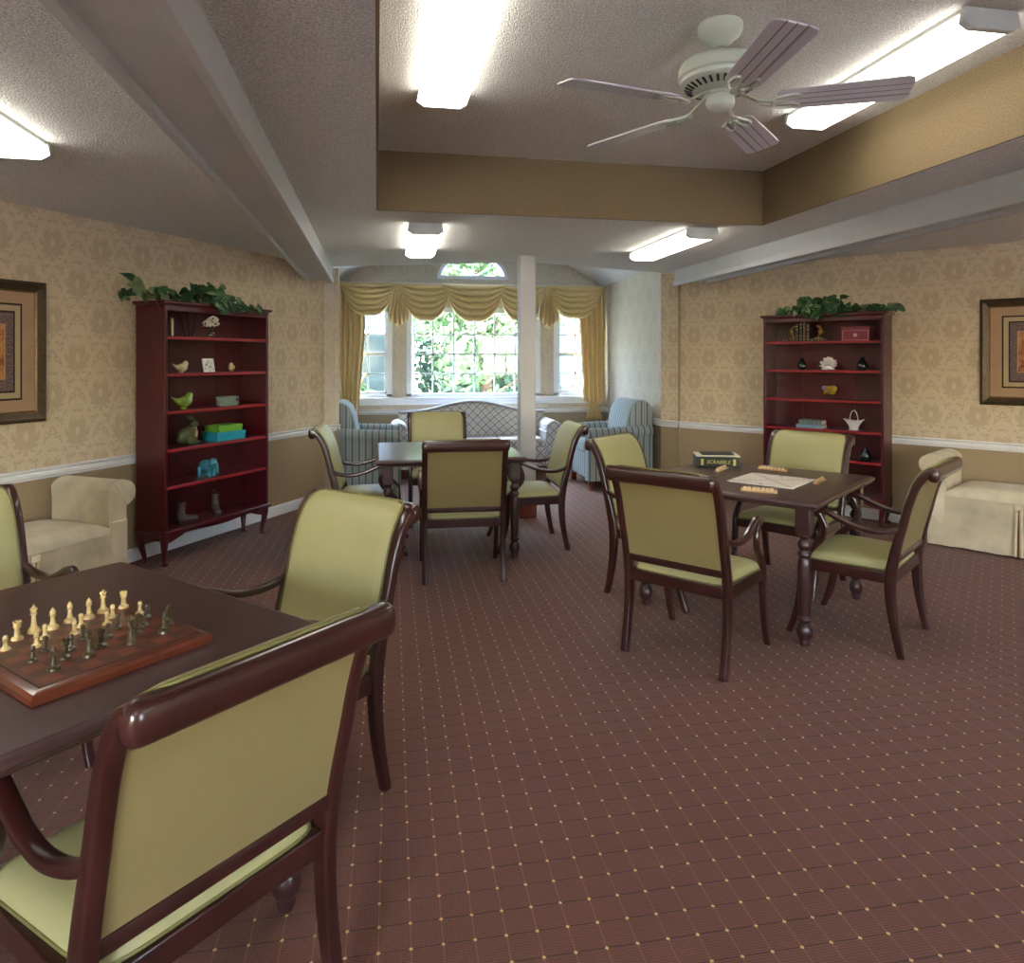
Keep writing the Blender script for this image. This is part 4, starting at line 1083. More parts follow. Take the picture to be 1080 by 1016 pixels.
# --- birds
def bird(mat, L, label, tail=1.0, head=1, part='bird_figurine'):
    t = thing(part, label, 'bird figurine')
    mb = MB(); k = L
    path = spline([(-.50*k*tail, 0, .46*k), (-.34*k, 0, .36*k), (-.16*k, 0, .28*k), (.05*k, 0, .25*k), (.22*k, 0, .30*k), (.32*k, 0, .44*k), (.40*k, 0, .50*k)], 5)
    n = len(path); rr = [.02, .05, .14, .22, .215, .15, .125, .0]
    sz = []
    for i in range(n):
        f = i/(n-1)*6; a = int(min(f, 5)); q = lerp(rr[a], rr[a+1], f-a); sz.append((q*k*.85, q*k))
    mb.sweep(path, sz, side=(0, 1, 0), n=16); mb.ball((.335*k, 0, .47*k), .135*k, 14, 9)
    mb.lathe([(.12*k, 0), (.14*k, .02*k), (.10*k, .06*k)], 16, c=(.04*k, 0, 0))
    mb.build('body', mat, t, ang=70)
    mb = MB(); R = Matrix.Rotation(pi/2, 3, 'Y'); mb.lathe([(.04*k, 0), (.02*k, .05*k), (.001, .09*k)], 8, c=(.455*k, 0, .47*k), R=R); mb.build('beak', mat, t)
    for s in (-1, 1):
        mb = MB(); mb.ball((-.05*k, s*.19*k, .31*k), (.17*k, .03*k, .08*k), 12, 7, R=Matrix.Rotation(radians(25), 3, 'Y')); mb.build('wing', mat, t)
    mb = MB()
    for s in (-1, 1): mb.ball((.40*k, s*.10*k, .51*k), .018*k, 8, 6)
    mb.build('eye', 'ink', t)
    return t
place(bird('cream_ceramic', .15, 'cream bird figurine with a raised tail on the left bookcase'), A_, 190, .13, SH[4], 0)
place(bird('cream_ceramic', .125, 'cream bird figurine right of the white tile on the left bookcase'), A_, 244, .12, SH[4], radians(-140))
place(bird('green_glaze', .21, 'glossy green bird figurine on the left bookcase'), A_, 192, .13, SH[3], 0)
# --- tile on the shelf
t = thing('decorative_tile', 'white square tile with grey flowers leaning on the left bookcase', 'tile')
mb = MB(); mb.box((0, 0, .055), (.115, .008, .11)); mb.build('tile_body', 'white_ceramic', t, bevel=.002)
mb = MB()
for i in range(14):
    a, b = random.uniform(-.045, .045), random.uniform(.012, .098)
    for k in range(5): mb.ball((a+.006*cos(k*1.257), -.0045, b+.006*sin(k*1.257)), (.0028, .0008, .0028), 6, 4)
mb.build('flower_pattern', 'book_slate', t)
place(t, A_, 221, .12, SH[4], 0); t.rotation_euler = (radians(-12), 0, A_.a)
# --- round sage box
t = thing('oval_box', 'sage green oval lidded box on the left bookcase', 'box')
mb = MB(); mb.lathe([(.098, 0), (.1, .003), (.1, .05)], 36, sy=.7); mb.build('box_body', 'sage_box', t)
mb = MB(); mb.lathe([(.103, .048), (.103, .07), (.098, .073), (.0, .073)], 36, sy=.7); mb.build('lid', 'sage_box', t)
mb = MB(); mb.box((.03, -.071, .05), (.016, .006, .026)); mb.build('latch', 'ink', t)
place(t, A_, 240, .13, SH[3])
# --- rabbit
t = thing('rabbit_figurine', 'dark green sitting rabbit figurine in a tan vest on the left bookcase', 'rabbit figurine')
mb = MB(); mb.ball((-.04, 0, .065), (.072, .052, .065)); mb.ball((.012, 0, .085), (.045, .042, .062)); mb.ball((.045, 0, .155), (.036, .028, .03)); mb.ball((.068, 0, .148), (.02, .018, .017)); mb.ball((-.105, 0, .04), .02); mb.ball((-.02, .045, .035), (.05, .018, .034)); mb.ball((-.02, -.045, .035), (.05, .018, .034)); mb.ball((.05, .025, .012), (.03, .013, .012)); mb.ball((.05, -.025, .012), (.03, .013, .012))
mb.build('body', 'rabbit_paint', t)
for s in (-1, 1):
    mb = MB(); mb.sweep(spline([(.035, s*.012, .175), (.01, s*.016, .205), (-.022, s*.018, .222)], 4), [(.008, .006), (.011, .006), (.012, .006), (.012, .006), (.012, .006), (.011, .006), (.009, .005), (.006, .004), (.002, .002)], n=10); mb.build('ear', 'rabbit_paint', t)
mb = MB(); mb.ball((.028, 0, .078), (.040, .044, .048)); mb.ball((.03, 0, .122), (.032, .03, .012)); mb.build('vest', 'rabbit_shirt', t)
place(t, A_, 200, .13, SH[2], 0)
# --- stacked keepsake boxes
t = thing('keepsake_box', 'turquoise flat keepsake box under a green one on the left bookcase', 'box')
mb = MB(); mb.box((0, 0, .03), (.27, .19, .06)); mb.build('box_body', 'turquoise_paper', t, bevel=.002)
mb = MB(); mb.box((0, 0, .054), (.276, .196, .028)); mb.build('lid', 'turquoise_paper', t, bevel=.002); place(t, A_, 236, .14, SH[2], radians(-8))
t2 = thing('keepsake_box', 'lime green flat keepsake box on top of a turquoise one', 'box')
mb = MB(); mb.box((0, 0, .022), (.235, .165, .044)); mb.build('box_body', 'lime_paper', t2, bevel=.002)
mb = MB(); mb.box((0, 0, .041), (.241, .171, .022)); mb.build('lid', 'lime_paper', t2, bevel=.002); place(t2, A_, 236, .14, SH[2]+.068, radians(-4))
# --- elephant
t = thing('elephant_figurine', 'teal glazed elephant figurine facing forward on the left bookcase', 'elephant figurine')
mb = MB(); mb.ball((0, .02, .085), (.045, .06, .045)); mb.ball((0, -.04, .105), (.034, .032, .036))
for a in (-1, 1):
    for b in (-.03, .055): mb.lathe([(.021, 0), (.019, .02), (.02, .075)], 12, c=(a*.027, b, 0))
mb.sweep(spline([(0, -.066, .105), (0, -.082, .075), (0, -.082, .04), (0, -.088, .02)], 5), [(lerp(.014, .007, i/15),)*2 for i in range(16)], n=10); mb.build('body', 'teal_glaze', t)
for s in (-1, 1):
    mb = MB(); mb.ball((s*.045, -.03, .10), (.022, .007, .034), 12, 8, R=Matrix.Rotation(s*radians(-25), 3, 'Z')); mb.build('ear', 'teal_glaze', t)
place(t, A_, 219.5, .12, SH[1], radians(10))
# --- boots
def boot(label):
    t = thing('boot_figurine', label, 'boot figurine')
    mb = MB(); path = spline([(-.04, 0, .15), (-.042, 0, .11), (-.044, 0, .07), (-.032, 0, .038), (.005, 0, .028), (.045, 0, .022), (.085, 0, .018), (.10, 0, .016)], 4)
    rr = [(.030, .030), (.027, .027), (.029, .03), (.031, .034), (.03, .026), (.03, .021), (.026, .017), (.010, .009)]
    sz = []
    for i in range(len(path)):
        f = i/4; a = min(int(f), 6); sz.append((lerp(rr[a][0], rr[a+1][0], f-a), lerp(rr[a][1], rr[a+1][1], f-a)))
    mb.sweep(path, sz, side=(0, 1, 0), n=16); mb.build('shaft', 'boot_bronze', t)
    mb = MB(); mb.prism([(-.072, -.026), (-.05, -.032), (0, -.026), (.05, -.032), (.09, -.024), (.104, 0), (.09, .024), (.05, .032), (0, .026), (-.05, .032), (-.072, .026)], .008, 'Z', 0); mb.box((-.048, 0, .008), (.044, .052, .016)); mb.build('sole', 'ink', t)
    mb = MB()
    for k in range(5): mb.sweep([(-.015+.003*k, -.02, .06+k*.019), (-.008, 0, .064+k*.019), (-.015+.003*k, .02, .06+k*.019)], (.002, .002), n=6)
    mb.build('laces', 'brass', t)
    mb = MB(); mb.sweep(spline([(-.062, 0, .14), (-.074, 0, .165), (-.064, 0, .175)], 3), (.006, .002), side=(0, 1, 0), n=6); mb.build('pull_tab', 'boot_bronze', t)
    return t
place(boot('bronze boot figurine shown side-on at the bottom left of the left bookcase'), A_, 196, .12, SH[0], radians(-5))
place(boot('bronze boot figurine with its toe pointing out on the left bookcase'), A_, 228, .15, SH[0], radians(-125))
# --- top shelf left: card, easel wires, vase with flowers
t = thing('framed_card', 'small framed card standing at the left end of the top shelf', 'picture')
mb = MB(); mb.box((0, 0, .07), (.09, .012, .14)); mb.build('frame', 'brass', t, bevel=.002)
mb = MB(); mb.box((0, -.0065, .07), (.072, .002, .12)); mb.build('card', 'page', t); place(t, A_, 181, .10, SH[5], radians(38))
tw = thing('twig_bundle', 'three dark bare twigs standing at the back of the top shelf', 'twigs')
for k, (a, b) in enumerate(((-.09, -.035), (-.01, -.005), (.085, .02))):
    mb = MB(); mb.sweep(spline([(b, 0, .0), (lerp(b, a, .45)+.004, .01, .09), (a, .02, .205)], 4), [(.0055-.0003*i, .0055-.0003*i) for i in range(9)], n=8); mb.build('twig', 'twig', tw)
place(tw, A_, 200, .20, SH[5])
def hydrangea(mbp, c, r, n=60):
    for i in range(n):
        a = random.uniform(0, 2*pi); z = random.uniform(-.7, 1); q = sqrt(1-z*z)
        p = Vector(c)+Vector((r*q*cos(a), r*q*sin(a), r*z)); mbp.ball(p, r*.2, 6, 4)
t = thing('flower_vase', 'small clear glass vase on the top shelf of the left bookcase', 'vase')
mb = MB(); mb.lathe([(.022, 0), (.032, .008), (.036, .03), (.03, .05), (.022, .062), (.028, .075)], 20); mb.build('glass_body', 'clear_glass', t)
place(t, A_, 223, .10, SH[5])
t2 = thing('hydrangea_bouquet', 'white hydrangea blooms in the small glass vase', 'flowers')
mb = MB(); hydrangea(mb, (.012, 0, .125), .045); hydrangea(mb, (-.045, .01, .11), .026, 30); mb.build('blooms', 'petal', t2)
mb = MB()
for a in (-.008, 0, .008): mb.sweep([(a, 0, .008), (a*1.5, 0, .10)], (.003, .003), n=6)
mb.build('stems', 'leaf', t2); p = A_.pt(223, .10, SH[5]); t2.location = p; t2.rotation_euler = (0, 0, A_.a)
# --- ivy
def leaf(mbp, p, nrm, up, s):
    nrm = nrm.normalized(); up = (up-up.dot(nrm)*nrm).normalized(); sd = up.cross(nrm)
    ol = [(0, -.05), (.28, -.22), (.5, .0), (.42, .35), (.2, .7), (0, 1.0), (-.2, .7), (-.42, .35), (-.5, 0), (-.28, -.22)]
    pts = [p + sd*(a*s) + up*(b*s) + nrm*(s*(.16*abs(a)*2*.5 - .12*b*b)) for a, b in ol]; ctr = p + up*(.3*s)
    vs = pts+[ctr, ]; fs = [(i, (i+1) % 10, 10) for i in range(10)]
    mbp.add(vs, fs)
def ivy(K, path, label, seed, clusters, pale=(), name='trailing_ivy'):
    random.seed(seed); t = thing(name, label, 'ivy')
    P = [K.pt(u, dy, z) for u, dy, z in path]; base = P[0].copy(); t.location = base
    sp = [p-base for p in spline(P, 6)]
    mb = MB(); mb.sweep(sp, (.005, .005), n=7); mb.build('vine', 'stem', t)
    mb = MB(); mp = MB(); out = Vector((-K.y.x, -K.y.y, 0))
    for u, dy, z, n, sz, ru, rz_ in clusters:
        c = K.pt(u, dy, z)-base
        for i in range(n):
            along = Vector((K.x.x, K.x.y, 0)); o = along*random.gauss(0, ru) + out*random.uniform(-.05, .06) + Vector((0, 0, random.uniform(-rz_*.4, rz_)))
            nn = out*random.uniform(.4, 1) + Vector((random.uniform(-.5, .5), random.uniform(-.5, .5), random.uniform(0, 1.0)))
            upv = Vector((random.uniform(-1, 1), random.uniform(-1, 1), random.uniform(-1.0, .5)))
            (mp if random.random() < .14 else mb).__class__
            leaf(mp if random.random() < .22 else mb, c+o, nn, upv, sz*random.uniform(.85, 1.4))
            if i % 3 == 0: mb.sweep([sp[min(range(len(sp)), key=lambda k: (sp[k]-(c+o)).length)], c+o], (.0015, .0015), n=4)
    mb.build('leaves', 'leaf', t, solid=.0012, smooth=False); 
    if mp.v: mp.build('pale_leaves', 'leaf_pale', t, solid=.0012, smooth=False)
    random.seed(seed+1); return t
zt_ = 1.93
ivy(A_, [(140, .12, zt_+.01), (150, .10, zt_+.05), (165, .08, zt_+.02), (190, .08, zt_+.02), (225, .06, zt_+.04), (250, .02, zt_+.0), (268, -.03, zt_-.02)], 'green ivy trailing along the top of the left bookcase', 11,
    [(139, .12, zt_+.09, 5, .085, .02, .04), (136, .12, zt_+.03, 4, .075, .02, .03), (158, .08, zt_+.02, 6, .075, .03, .03), (177, .08, zt_+.02, 10, .07, .05, .04), (200, .07, zt_+.03, 18, .065, .06, .06), (222, .05, zt_+.06, 60, .06, .07, .07), (230, .0, zt_-.02, 26, .05, .05, .05), (245, .02, zt_+.0, 30, .055, .06, .06), (258, -.02, zt_-.03, 18, .06, .045, .03), (268, -.03, zt_-.03, 8, .055, .03, .03), (232, -.01, zt_-.03, 16, .06, .05, .05)])
ivy(B_, [(824, .05, zt_+.01), (845, .05, zt_+.03), (870, .04, zt_+.05), (900, .06, zt_+.02), (930, .08, zt_+.015), (952, .12, zt_-.0)], 'green ivy trailing along the top of the right bookcase', 23,
    [(829, .02, zt_+.02, 14, .06, .05, .04), (845, .02, zt_+.02, 14, .055, .05, .05), (857, .02, zt_+.04, 30, .075, .06, .08), (876, .02, zt_+.05, 34, .075, .06, .09), (884, -.02, zt_-.02, 5, .08, .03, .03), (861, -.02, zt_-.03, 4, .08, .02, .02), (900, .06, zt_+.02, 16, .055, .06, .03), (920, .07, zt_+.015, 16, .05, .06, .025), (940, .09, zt_+.01, 14, .05, .05, .02)])
random.seed(5)
# --- right bookcase contents
def book(mat, L, Wd, T_, label, cat='book', group=None, spine_gold=False):
    "lying flat: L along x (spine toward the viewer), Wd deep, T_ thick"
    t = thing('book', label, cat, group=group)
    mb = MB(); mb.box((0, .0, .0015), (L, Wd, .003)); mb.box((0, 0, T_-.0015), (L, Wd, .003)); mb.box((0, -Wd/2+.0015, T_/2), (L, .003, T_)); mb.build('cover', mat, t, bevel=.001)
    mb = MB(); mb.box((0, .003, T_/2), (L-.008, Wd-.010, T_-.006)); mb.build('pages', 'page', t, smooth=False)
    if spine_gold:
        mb = MB()
        for q in (-.38, -.2, .2, .38): mb.box((q*L, -Wd/2-.0003, T_/2), (.004, .001, T_*.8))
        mb.build('spine_bands', 'gold', t, smooth=False)
    return t
z = SH[5]
a = book('book_black', .155, .11, .026, 'black book lying flat at the left end of the right bookcase top shelf', spine_gold=True); place(a, B_, 835, .10, z)
b = book('book_black', .155, .11, .026, 'black book lying flat right of the upright books', spine_gold=True); place(b, B_, 862, .10, z)
ub = 'upright books between the bookends'
for k, (u, hh, m, lb) in enumerate(((842.8, .165, 'book_black', 'leftmost black book standing upright between the bookends'), (846.8, .185, 'book_black', 'tall black book second from the left of the upright books'), (850.6, .185, 'book_brown', 'brown book standing third from the left between the bookends'), (854.4, .165, 'book_black', 'rightmost black book standing upright between the bookends'))):
    t = book(m, hh, .12, .027, lb, group=ub, spine_gold=True); p = B_.pt(u, .10, z); t.location = p
    t.rotation_euler = (Matrix.Rotation(B_.a, 3, 'Z') @ Matrix.Rotation(-pi/2, 3, 'Y')).to_euler(); t.location = p + Vector((B_.x.x, B_.x.y, 0))*.0135 + Vector((0, 0, hh/2))
def bookend(s, lb):
    t = thing('bookend', lb, 'bookend')
    mb = MB(); mb.sweep(spline([(0, 0, .0), (-s*.012, 0, .03), (-s*.03, 0, .05), (-s*.035, 0, .08), (-s*.015, 0, .11), (s*.006, 0, .12)], 5), [(.012, .012)]*26, n=10); mb.ball((-s*.028, 0, .065), (.026, .018, .034)); mb.ball((-s*.01, 0, .115), (.014, .012, .014)); mb.build('scroll', 'brass', t)
    mb = MB(); mb.box((-s*.01, 0, .004), (.07, .05, .008)); mb.build('base', 'brass', t); return t
place(bookend(1, 'brass scroll bookend left of the upright books'), B_, 838.5, .10, z+.026)
place(bookend(-1, 'brass scroll bookend right of the upright books'), B_, 862.5, .10, z+.026)
t = thing('storage_box', 'maroon storage box with a white star on the right bookcase', 'box')
mb = MB(); mb.box((0, 0, .05), (.235, .15, .10)); mb.build('box_body', 'maroon_paper', t, bevel=.002)
mb = MB(); mb.box((0, 0, .112), (.243, .158, .032)); mb.build('lid', 'maroon_paper', t, bevel=.002)
mb = MB(); st = []
for k in range(10):
    r = .024 if k % 2 == 0 else .010; a_ = pi/2 + k*pi/5; st.append((r*cos(a_), .052+r*sin(a_)))
mb.prism(st, .0015, 'Y', -.0765); mb.build('star', 'pale_pink', t, smooth=False)
mb = MB()
for q in (-1, 1): mb.box((q*.108, -.0755, .048), (.002, .001, .09))
mb.box((0, -.0755, .092), (.216, .001, .002)); mb.box((0, -.0755, .006), (.216, .001, .002)); mb.build('border_line', 'pale_pink', t, smooth=False)
place(t, B_, 904.5, .12, z)
def vase(lb, u, shelf, dy=.12, k=1.0):
    mb = MB(); mb.lathe([(a_*k, b_*k) for a_, b_ in [(.026, 0), (.040, .008), (.047, .028), (.044, .05), (.030, .076), (.018, .094), (.014, .104), (.017, .112), (.014, .113), (.011, .104)]], 24)
    o = mb.build('bud_vase', 'dark_glaze'); tag(o, lb, 'vase', 'dark pear-shaped vases'); return place(o, B_, u, dy, SH[shelf])
vase('dark pear-shaped vase left of the white coral', 846, 4); vase('dark pear-shaped vase right of the white coral', 909.5, 4, k=1.08); vase('dark pear-shaped vase alone on the lower shelf of the right bookcase', 913, 1, k=1.06)
# coral
t = thing('coral_ornament', 'white spiky coral ornament on the right bookcase', 'ornament')
mb = MB(); mb.ball((0, 0, .03), (.06, .045, .03))
for i in range(110):
    a_ = random.uniform(0, 2*pi); el = random.uniform(.08, 1.5); d_ = Vector((cos(a_)*cos(el), sin(a_)*cos(el)*.7, sin(el))); L_ = random.uniform(.075, .1)
    p0 = Vector((0, 0, .03)); mb.sweep([p0+d_*.03, p0+d_*L_*.75, p0+d_*L_], [(.005, .005), (.008, .006), (.002, .002)], n=6)
mb.build('coral_body', 'white_ceramic', t, ang=60); mb = MB(); mb.lathe([(.05, 0), (.062, .004), (.055, .014)], 20, sy=.8); mb.build('base', 'white_ceramic', t); place(t, B_, 873.5, .12, SH[4])
# glass bowl and lemons
t = thing('glass_bowl', 'clear footed glass bowl with a flat rim on the right bookcase', 'bowl')
mb = MB(); mb.lathe([(.05, 0), (.05, .004), (.012, .012), (.01, .028), (.03, .034), (.066, .055), (.078, .085), (.082, .118), (.108, .128), (.108, .131), (.08, .124), (.074, .088), (.062, .06), (.028, .040), (.001, .038)], 32); mb.build('bowl_body', 'clear_glass', t)
pb = place(t, B_, 875, .13, SH[3]).location.copy()
k = 0
for (x_, y_, z_) in ((-.02, -.02, .066), (.033, -.01, .068), (0, .03, .068), (.0, -.012, .102), (.036, .02, .10), (-.032, .016, .10)):
    mb = MB(); mb.lathe([(.001, -.034), (.008, -.030), (.018, -.020), (.0245, 0), (.018, .020), (.008, .030), (.005, .035), (.001, .036)], 14)
    o = mb.build('lemon', 'lemon_skin'); k += 1
    tag(o, 'yellow lemon piled in the clear glass bowl', 'lemon', 'lemons in the glass bowl'); R = Matrix.Rotation(B_.a, 3, 'Z'); q = pb + R @ Vector((x_, y_, z_)); o.location = q; o.rotation_euler = (random.uniform(.9, 1.6), random.uniform(-.5, .5), random.uniform(0, 3))
mb = MB(); mb.ball((0, 0, 0), .024); o = mb.build('fruit', 'lilac'); tag(o, 'single pale lilac fruit at the left in the glass bowl', 'fruit'); o.location = pb + Matrix.Rotation(B_.a, 3, 'Z') @ Vector((-.045, -.026, .104))
# books + basket
b1 = book('book_blue', .235, .16, .03, 'pale blue book lying under the slate book on the right bookcase'); place(b1, B_, 856, .12, SH[2])
b2 = book('book_slate', .21, .155, .042, 'slate green book lying on the pale blue book', spine_gold=True); place(b2, B_, 857, .12, SH[2]+.031)
t = thing('basket', 'white china basket with a tall looped handle on the right bookcase', 'basket')
mb = MB()
def bk_(u, v):
    a_ = 2*pi*u; r = lerp(.038, .088, v**1.6)*(1+.05*sin(a_*9)*v); return Vector((r*cos(a_), r*sin(a_)*.7, .02+v*.065+.018*v*abs(cos(a_))**2))
mb.grid(bk_, 54, 10, closed_u=True); mb.lathe([(.036, 0), (.042, .004), (.034, .012), (.037, .024), (.0, .024)], 24, sy=.75); mb.build('bowl', 'white_ceramic', t, solid=.004)
mb = MB(); mb.sweep([(.036*cos(pi*k/18), 0, .075+.105*sin(pi*k/18)) for k in range(19)], (.005, .004), side=(0, 1, 0), n=8); mb.build('handle', 'white_ceramic', t); place(t, B_, 900.5, .12, SH[2])

# ---------------------------------------------------------------- pictures
def picture(p, along, facing, label):
    "p: centre on wall (x,y,z); facing = inward normal"
    rz = atan2(facing.y, facing.x)+pi/2
    t = thing('framed_picture', label, 'picture', p, rz, 'ornate framed pictures')
    w, h = .38, .445
    def ring(name, mat, wo, ho, wi, hi, y0, y1, y2):
        mb = MB(); vs = []
        for (a, b, y) in ((wo, ho, 0), (wo, ho, y0), ((wo*2+wi)/3, (ho*2+hi)/3, y1), (wi, hi, y2), (wi, hi, 0)):
            for sx, sz in ((-1,-1),(1,-1),(1,1),(-1,1)): vs.append((sx*a, -y, sz*b))
        fs = []
        for i in range(4):
            for k in range(4): fs.append((i*4+k, i*4+(k+1) % 4, (i+1)*4+(k+1) % 4, (i+1)*4+k))
        mb.add(vs, fs); return mb.build(name, mat, t, smooth=False, bevel=.002)
    ring('frame', 'frame_gold', w, h, w-.062, h-.062, .022, .042, .026); ring('frame_lip', 'frame_lip', w-.060, h-.060, w-.072, h-.072, .027, .026, .018)
    mb = MB(); mb.box((0, -.008, 0), (2*(w-.065), .012, 2*(h-.065))); mb.build('mat', 'mat_tan', t, smooth=False)
    mb = MB(); mb.box((0, -.015, 0), (.455, .003, .60)); mb.build('mat_line', 'mat_dark', t, smooth=False)
    mb = MB(); mb.box((0, -.0175, 0), (.43, .003, .575)); mb.build('inner_mat', 'mat_cream', t, smooth=False)
    mb = MB(); mb.box((0, -.0195, 0), (.362, .003, .505)); mb.build('mat_line', 'mat_dark', t, smooth=False)
    mb = MB(); mb.box((0, -.0215, 0), (.34, .003, .48)); mb.build('artwork', 'artwork', t, smooth=False)
    return t
nr = Vector((-.781, -.624)); nl = Vector((.866, -.5))
pr_ = on_right(1034) + DR*.38; picture((pr_.x+nr.x*.003, pr_.y+nr.y*.003, 1.553), DR, nr, 'gold-brown framed ornate picture on the right wall, cut by the photo edge')
def on_left(u):
    r = ray(u); s = (CL.y*r.x - CL.x*r.y)/(DL.x*r.y - DL.y*r.x); return CL + DL*s
pl_ = on_left(46) + DL*.38; picture((pl_.x+nl.x*.003, pl_.y+nl.y*.003, 1.54), DL, nl, 'gold-brown framed ornate picture on the left wall above the bench')

# ---------------------------------------------------------------- benches
def bench(corner, along, inward, L, D, label, flip):
    "corner: front end with the arm; along: direction away from the arm; inward: from front toward wall"
    rz = atan2(along.y, along.x); x, y = corner; s = 1 if flip else -1   # s: local y sign toward wall
    t = thing('slipcovered_bench', label, 'bench', (x, y, 0), rz, 'cream slipcovered benches')
    zs = .41
    def sk(u, v):   # skirt with gentle waves and box pleats
        per = 2*(L+D); q = u*per
        if q < L: p = Vector((q, 0)); n_ = Vector((0, -s))
        elif q < L+D: p = Vector((L, s*(q-L))); n_ = Vector((1, 0))
        elif q < 2*L+D: p = Vector((L-(q-L-D), s*D)); n_ = Vector((0, s))
        else: p = Vector((0, s*(D-(q-2*L-D)))); n_ = Vector((-1, 0))
        wv = (.010*sin(q*17)+.006*sin(q*41+1))*(1-v)
        return Vector((p.x+n_.x*(.004+wv+.012*(1-v)), p.y+n_.y*(.004+wv+.012*(1-v)), .015+v*(zs-.015)))
    mb = MB(); mb.grid(sk, 160, 8, closed_u=True); mb.build('skirt', 'linen_bench', t, ang=60)
    mb = MB(); mb.box((L/2, s*D/2, zs-.05), (L-.01, D-.01, .1)); mb.build('seat_base', 'linen_bench', t, bevel=.01)
    for q in (.60,):
        mb = MB(); mb.box((q, -s*.016, .19), (.014, .008, .37)); mb.build('pleat_shade', 'linen_shadow', t)  # dark strip standing in for the shade inside the pleat opening
        for e_ in (-1, 1):
            mb = MB(); mb.sweep(spline([(q+e_*.012, -s*.014, zs-.04), (q+e_*.016, -s*.026, .2), (q+e_*.02, -s*.034, .02)], 4), [(.010, .010)]*9, n=8); mb.build('pleat_fold', 'linen_bench', t)
        mb = MB(); mb.box((q, -s*.018, zs-.025), (.05, .012, .04)); mb.build('tie_tab', 'linen', t, bevel=.003)
    # seat cushion
    mb = MB(); x0 = .13
    def cu(u, v):
        a, b = 2*u-1, 2*v-1; r = max(abs(a), abs(b)); e_ = max(0, 1-r**8)
        return Vector((lerp(x0, L, u), s*lerp(-.01, D-.02, v), zs+.035+.045*sqrt(e_)+.02*(1-a*a)*(1-b*b)))
    mb.grid(cu, 24, 16); mb.grid(lambda u, v: Vector((cu(u, v).x, cu(u, v).y, zs)), 24, 16)
    w_, h_ = 25, 17; Bq = w_*h_
    loop = [i for i in range(w_)] + [j*w_+24 for j in range(1, h_)] + [16*w_+i for i in range(23, -1, -1)] + [j*w_ for j in range(15, 0, -1)]
    for i in range(len(loop)): mb.f.append((loop[i], loop[(i+1) % len(loop)], Bq+loop[(i+1) % len(loop)], Bq+loop[i]))
    mb.build('seat_cushion', 'linen', t, ang=70)
    # rolled arm: outline in (x,z), extruded in depth
    ol = [(.125, zs-.02), (.125, .60)]
    c_ = (.015, .655); rr = .105
    for k in range(17):
        a_ = radians(25) + radians(225)*k/16; ol.append((c_[0]+.02+rr*cos(a_)*1.0, c_[1]-.01+rr*.82*sin(a_)))
    ol += [(.0, .565), (.0, zs-.02)]
    mb = MB(); mb.prism(ol, D-.02, 'Y', 0 if s > 0 else -(D-.02)); mb.build('arm', 'linen', t, bevel=.018, seg=3, ang=50)
    mb = MB()
    for k in range(7):
        a_ = radians(20+k*38); mb.sweep([(c_[0]+.02, -s*.004, c_[1]-.03), (c_[0]+.02+rr*.9*cos(a_), -s*.004, c_[1]-.01+rr*.72*sin(a_))], (.004, .003), n=6)
    mb.build('gathered_pleats', 'linen', t)
    mb = MB(); mb.box((.06, -s*.006, .25), (.115, .014, .46)); mb.build('arm_front', 'linen', t, bevel=.006)
    return t
# left bench: arm at the far end
along = DL.copy(); inw = -nl
cl_ = CL + DL*2.90 + nl*.56
bench(cl_, along, inw, 1.35, .52, 'cream slipcovered bench under the picture on the left wall', flip=False)
fr_a = at(979, 574, 0).xy; ab = Vector((sin(radians(35.5)), -cos(radians(35.5))))
bench(fr_a, ab, -nr, 1.5, .52, 'cream slipcovered bench under the picture on the right wall', flip=True)

# ---------------------------------------------------------------- sofa
sofa = thing('camelback_sofa', 'grey lattice-patterned camelback sofa under the bay windows', 'sofa', (1.07, 8.72, 0))
SW = 1.06
def sback(x):
    q = abs(x)/.98; return .80 + .135*(.5+.5*cos(pi*min(1, q*1.15))) 
mb = MB()
def bk1(u, v):
    x = lerp(-.98, .98, u); zt2 = sback(x)
    ang_ = v
    # cross-section: front face up, rolled top, rear face down
    if ang_ < .45: f = ang_/.45; return Vector((x, .50+.10*f - .03*sin(pi*f), lerp(.40, zt2-.05, f)))
    if ang_ < .65: f = (ang_-.45)/.2; return Vector((x, .63-.05*cos(pi*f)+.02, zt2-.05+.05*sin(pi*f)))
    f = (ang_-.65)/.35; return Vector((x, .70, lerp(zt2-.05, .15, f)))
mb.grid(bk1, 40, 30, uvf=lambda u, v: (lerp(-.98, .98, u), v*1.1)); mb.box((0, .60, .30), (1.94, .18, .34)); mb.build('backrest', 'lattice_fabric', sofa, boxuv=True, ang=70)
mb = MB(); mb.sweep([(lerp(-.98, .98, k/40), .60, sback(lerp(-.98, .98, k/40))-.012) for k in range(41)], (.035, .022), side=(0, 1, 0), n=8); mb.build('top_roll', 'lattice_fabric', sofa)
for i in range(3):
    mb = MB(); cx_ = (i-1)*.575
    mb.box((cx_, .28, .41), (.565, .52, .13)); mb.build('seat_cushion', 'lattice_fabric', sofa, bevel=.035, seg=4, boxuv=True)
mb = MB(); mb.box((0, .32, .24), (1.9, .60, .24)); mb.build('seat_base', 'lattice_fabric', sofa, bevel=.02, boxuv=True)
for s in (-1, 1):
    mb = MB(); ol = [(s*.87, .12), (s*.87, .56)]
    for k in range(15):
        a_ = radians(200)-radians(250)*k/14; ol.append((s*(.985+.105*cos(a_)), .605+.095*sin(a_)))
    ol += [(s*1.0, .50), (s*1.0, .12)]
    mb.prism(ol, .66, 'Y', 0); mb.build('arm', 'lattice_fabric', sofa, bevel=.015, seg=3, boxuv=True, ang=50)
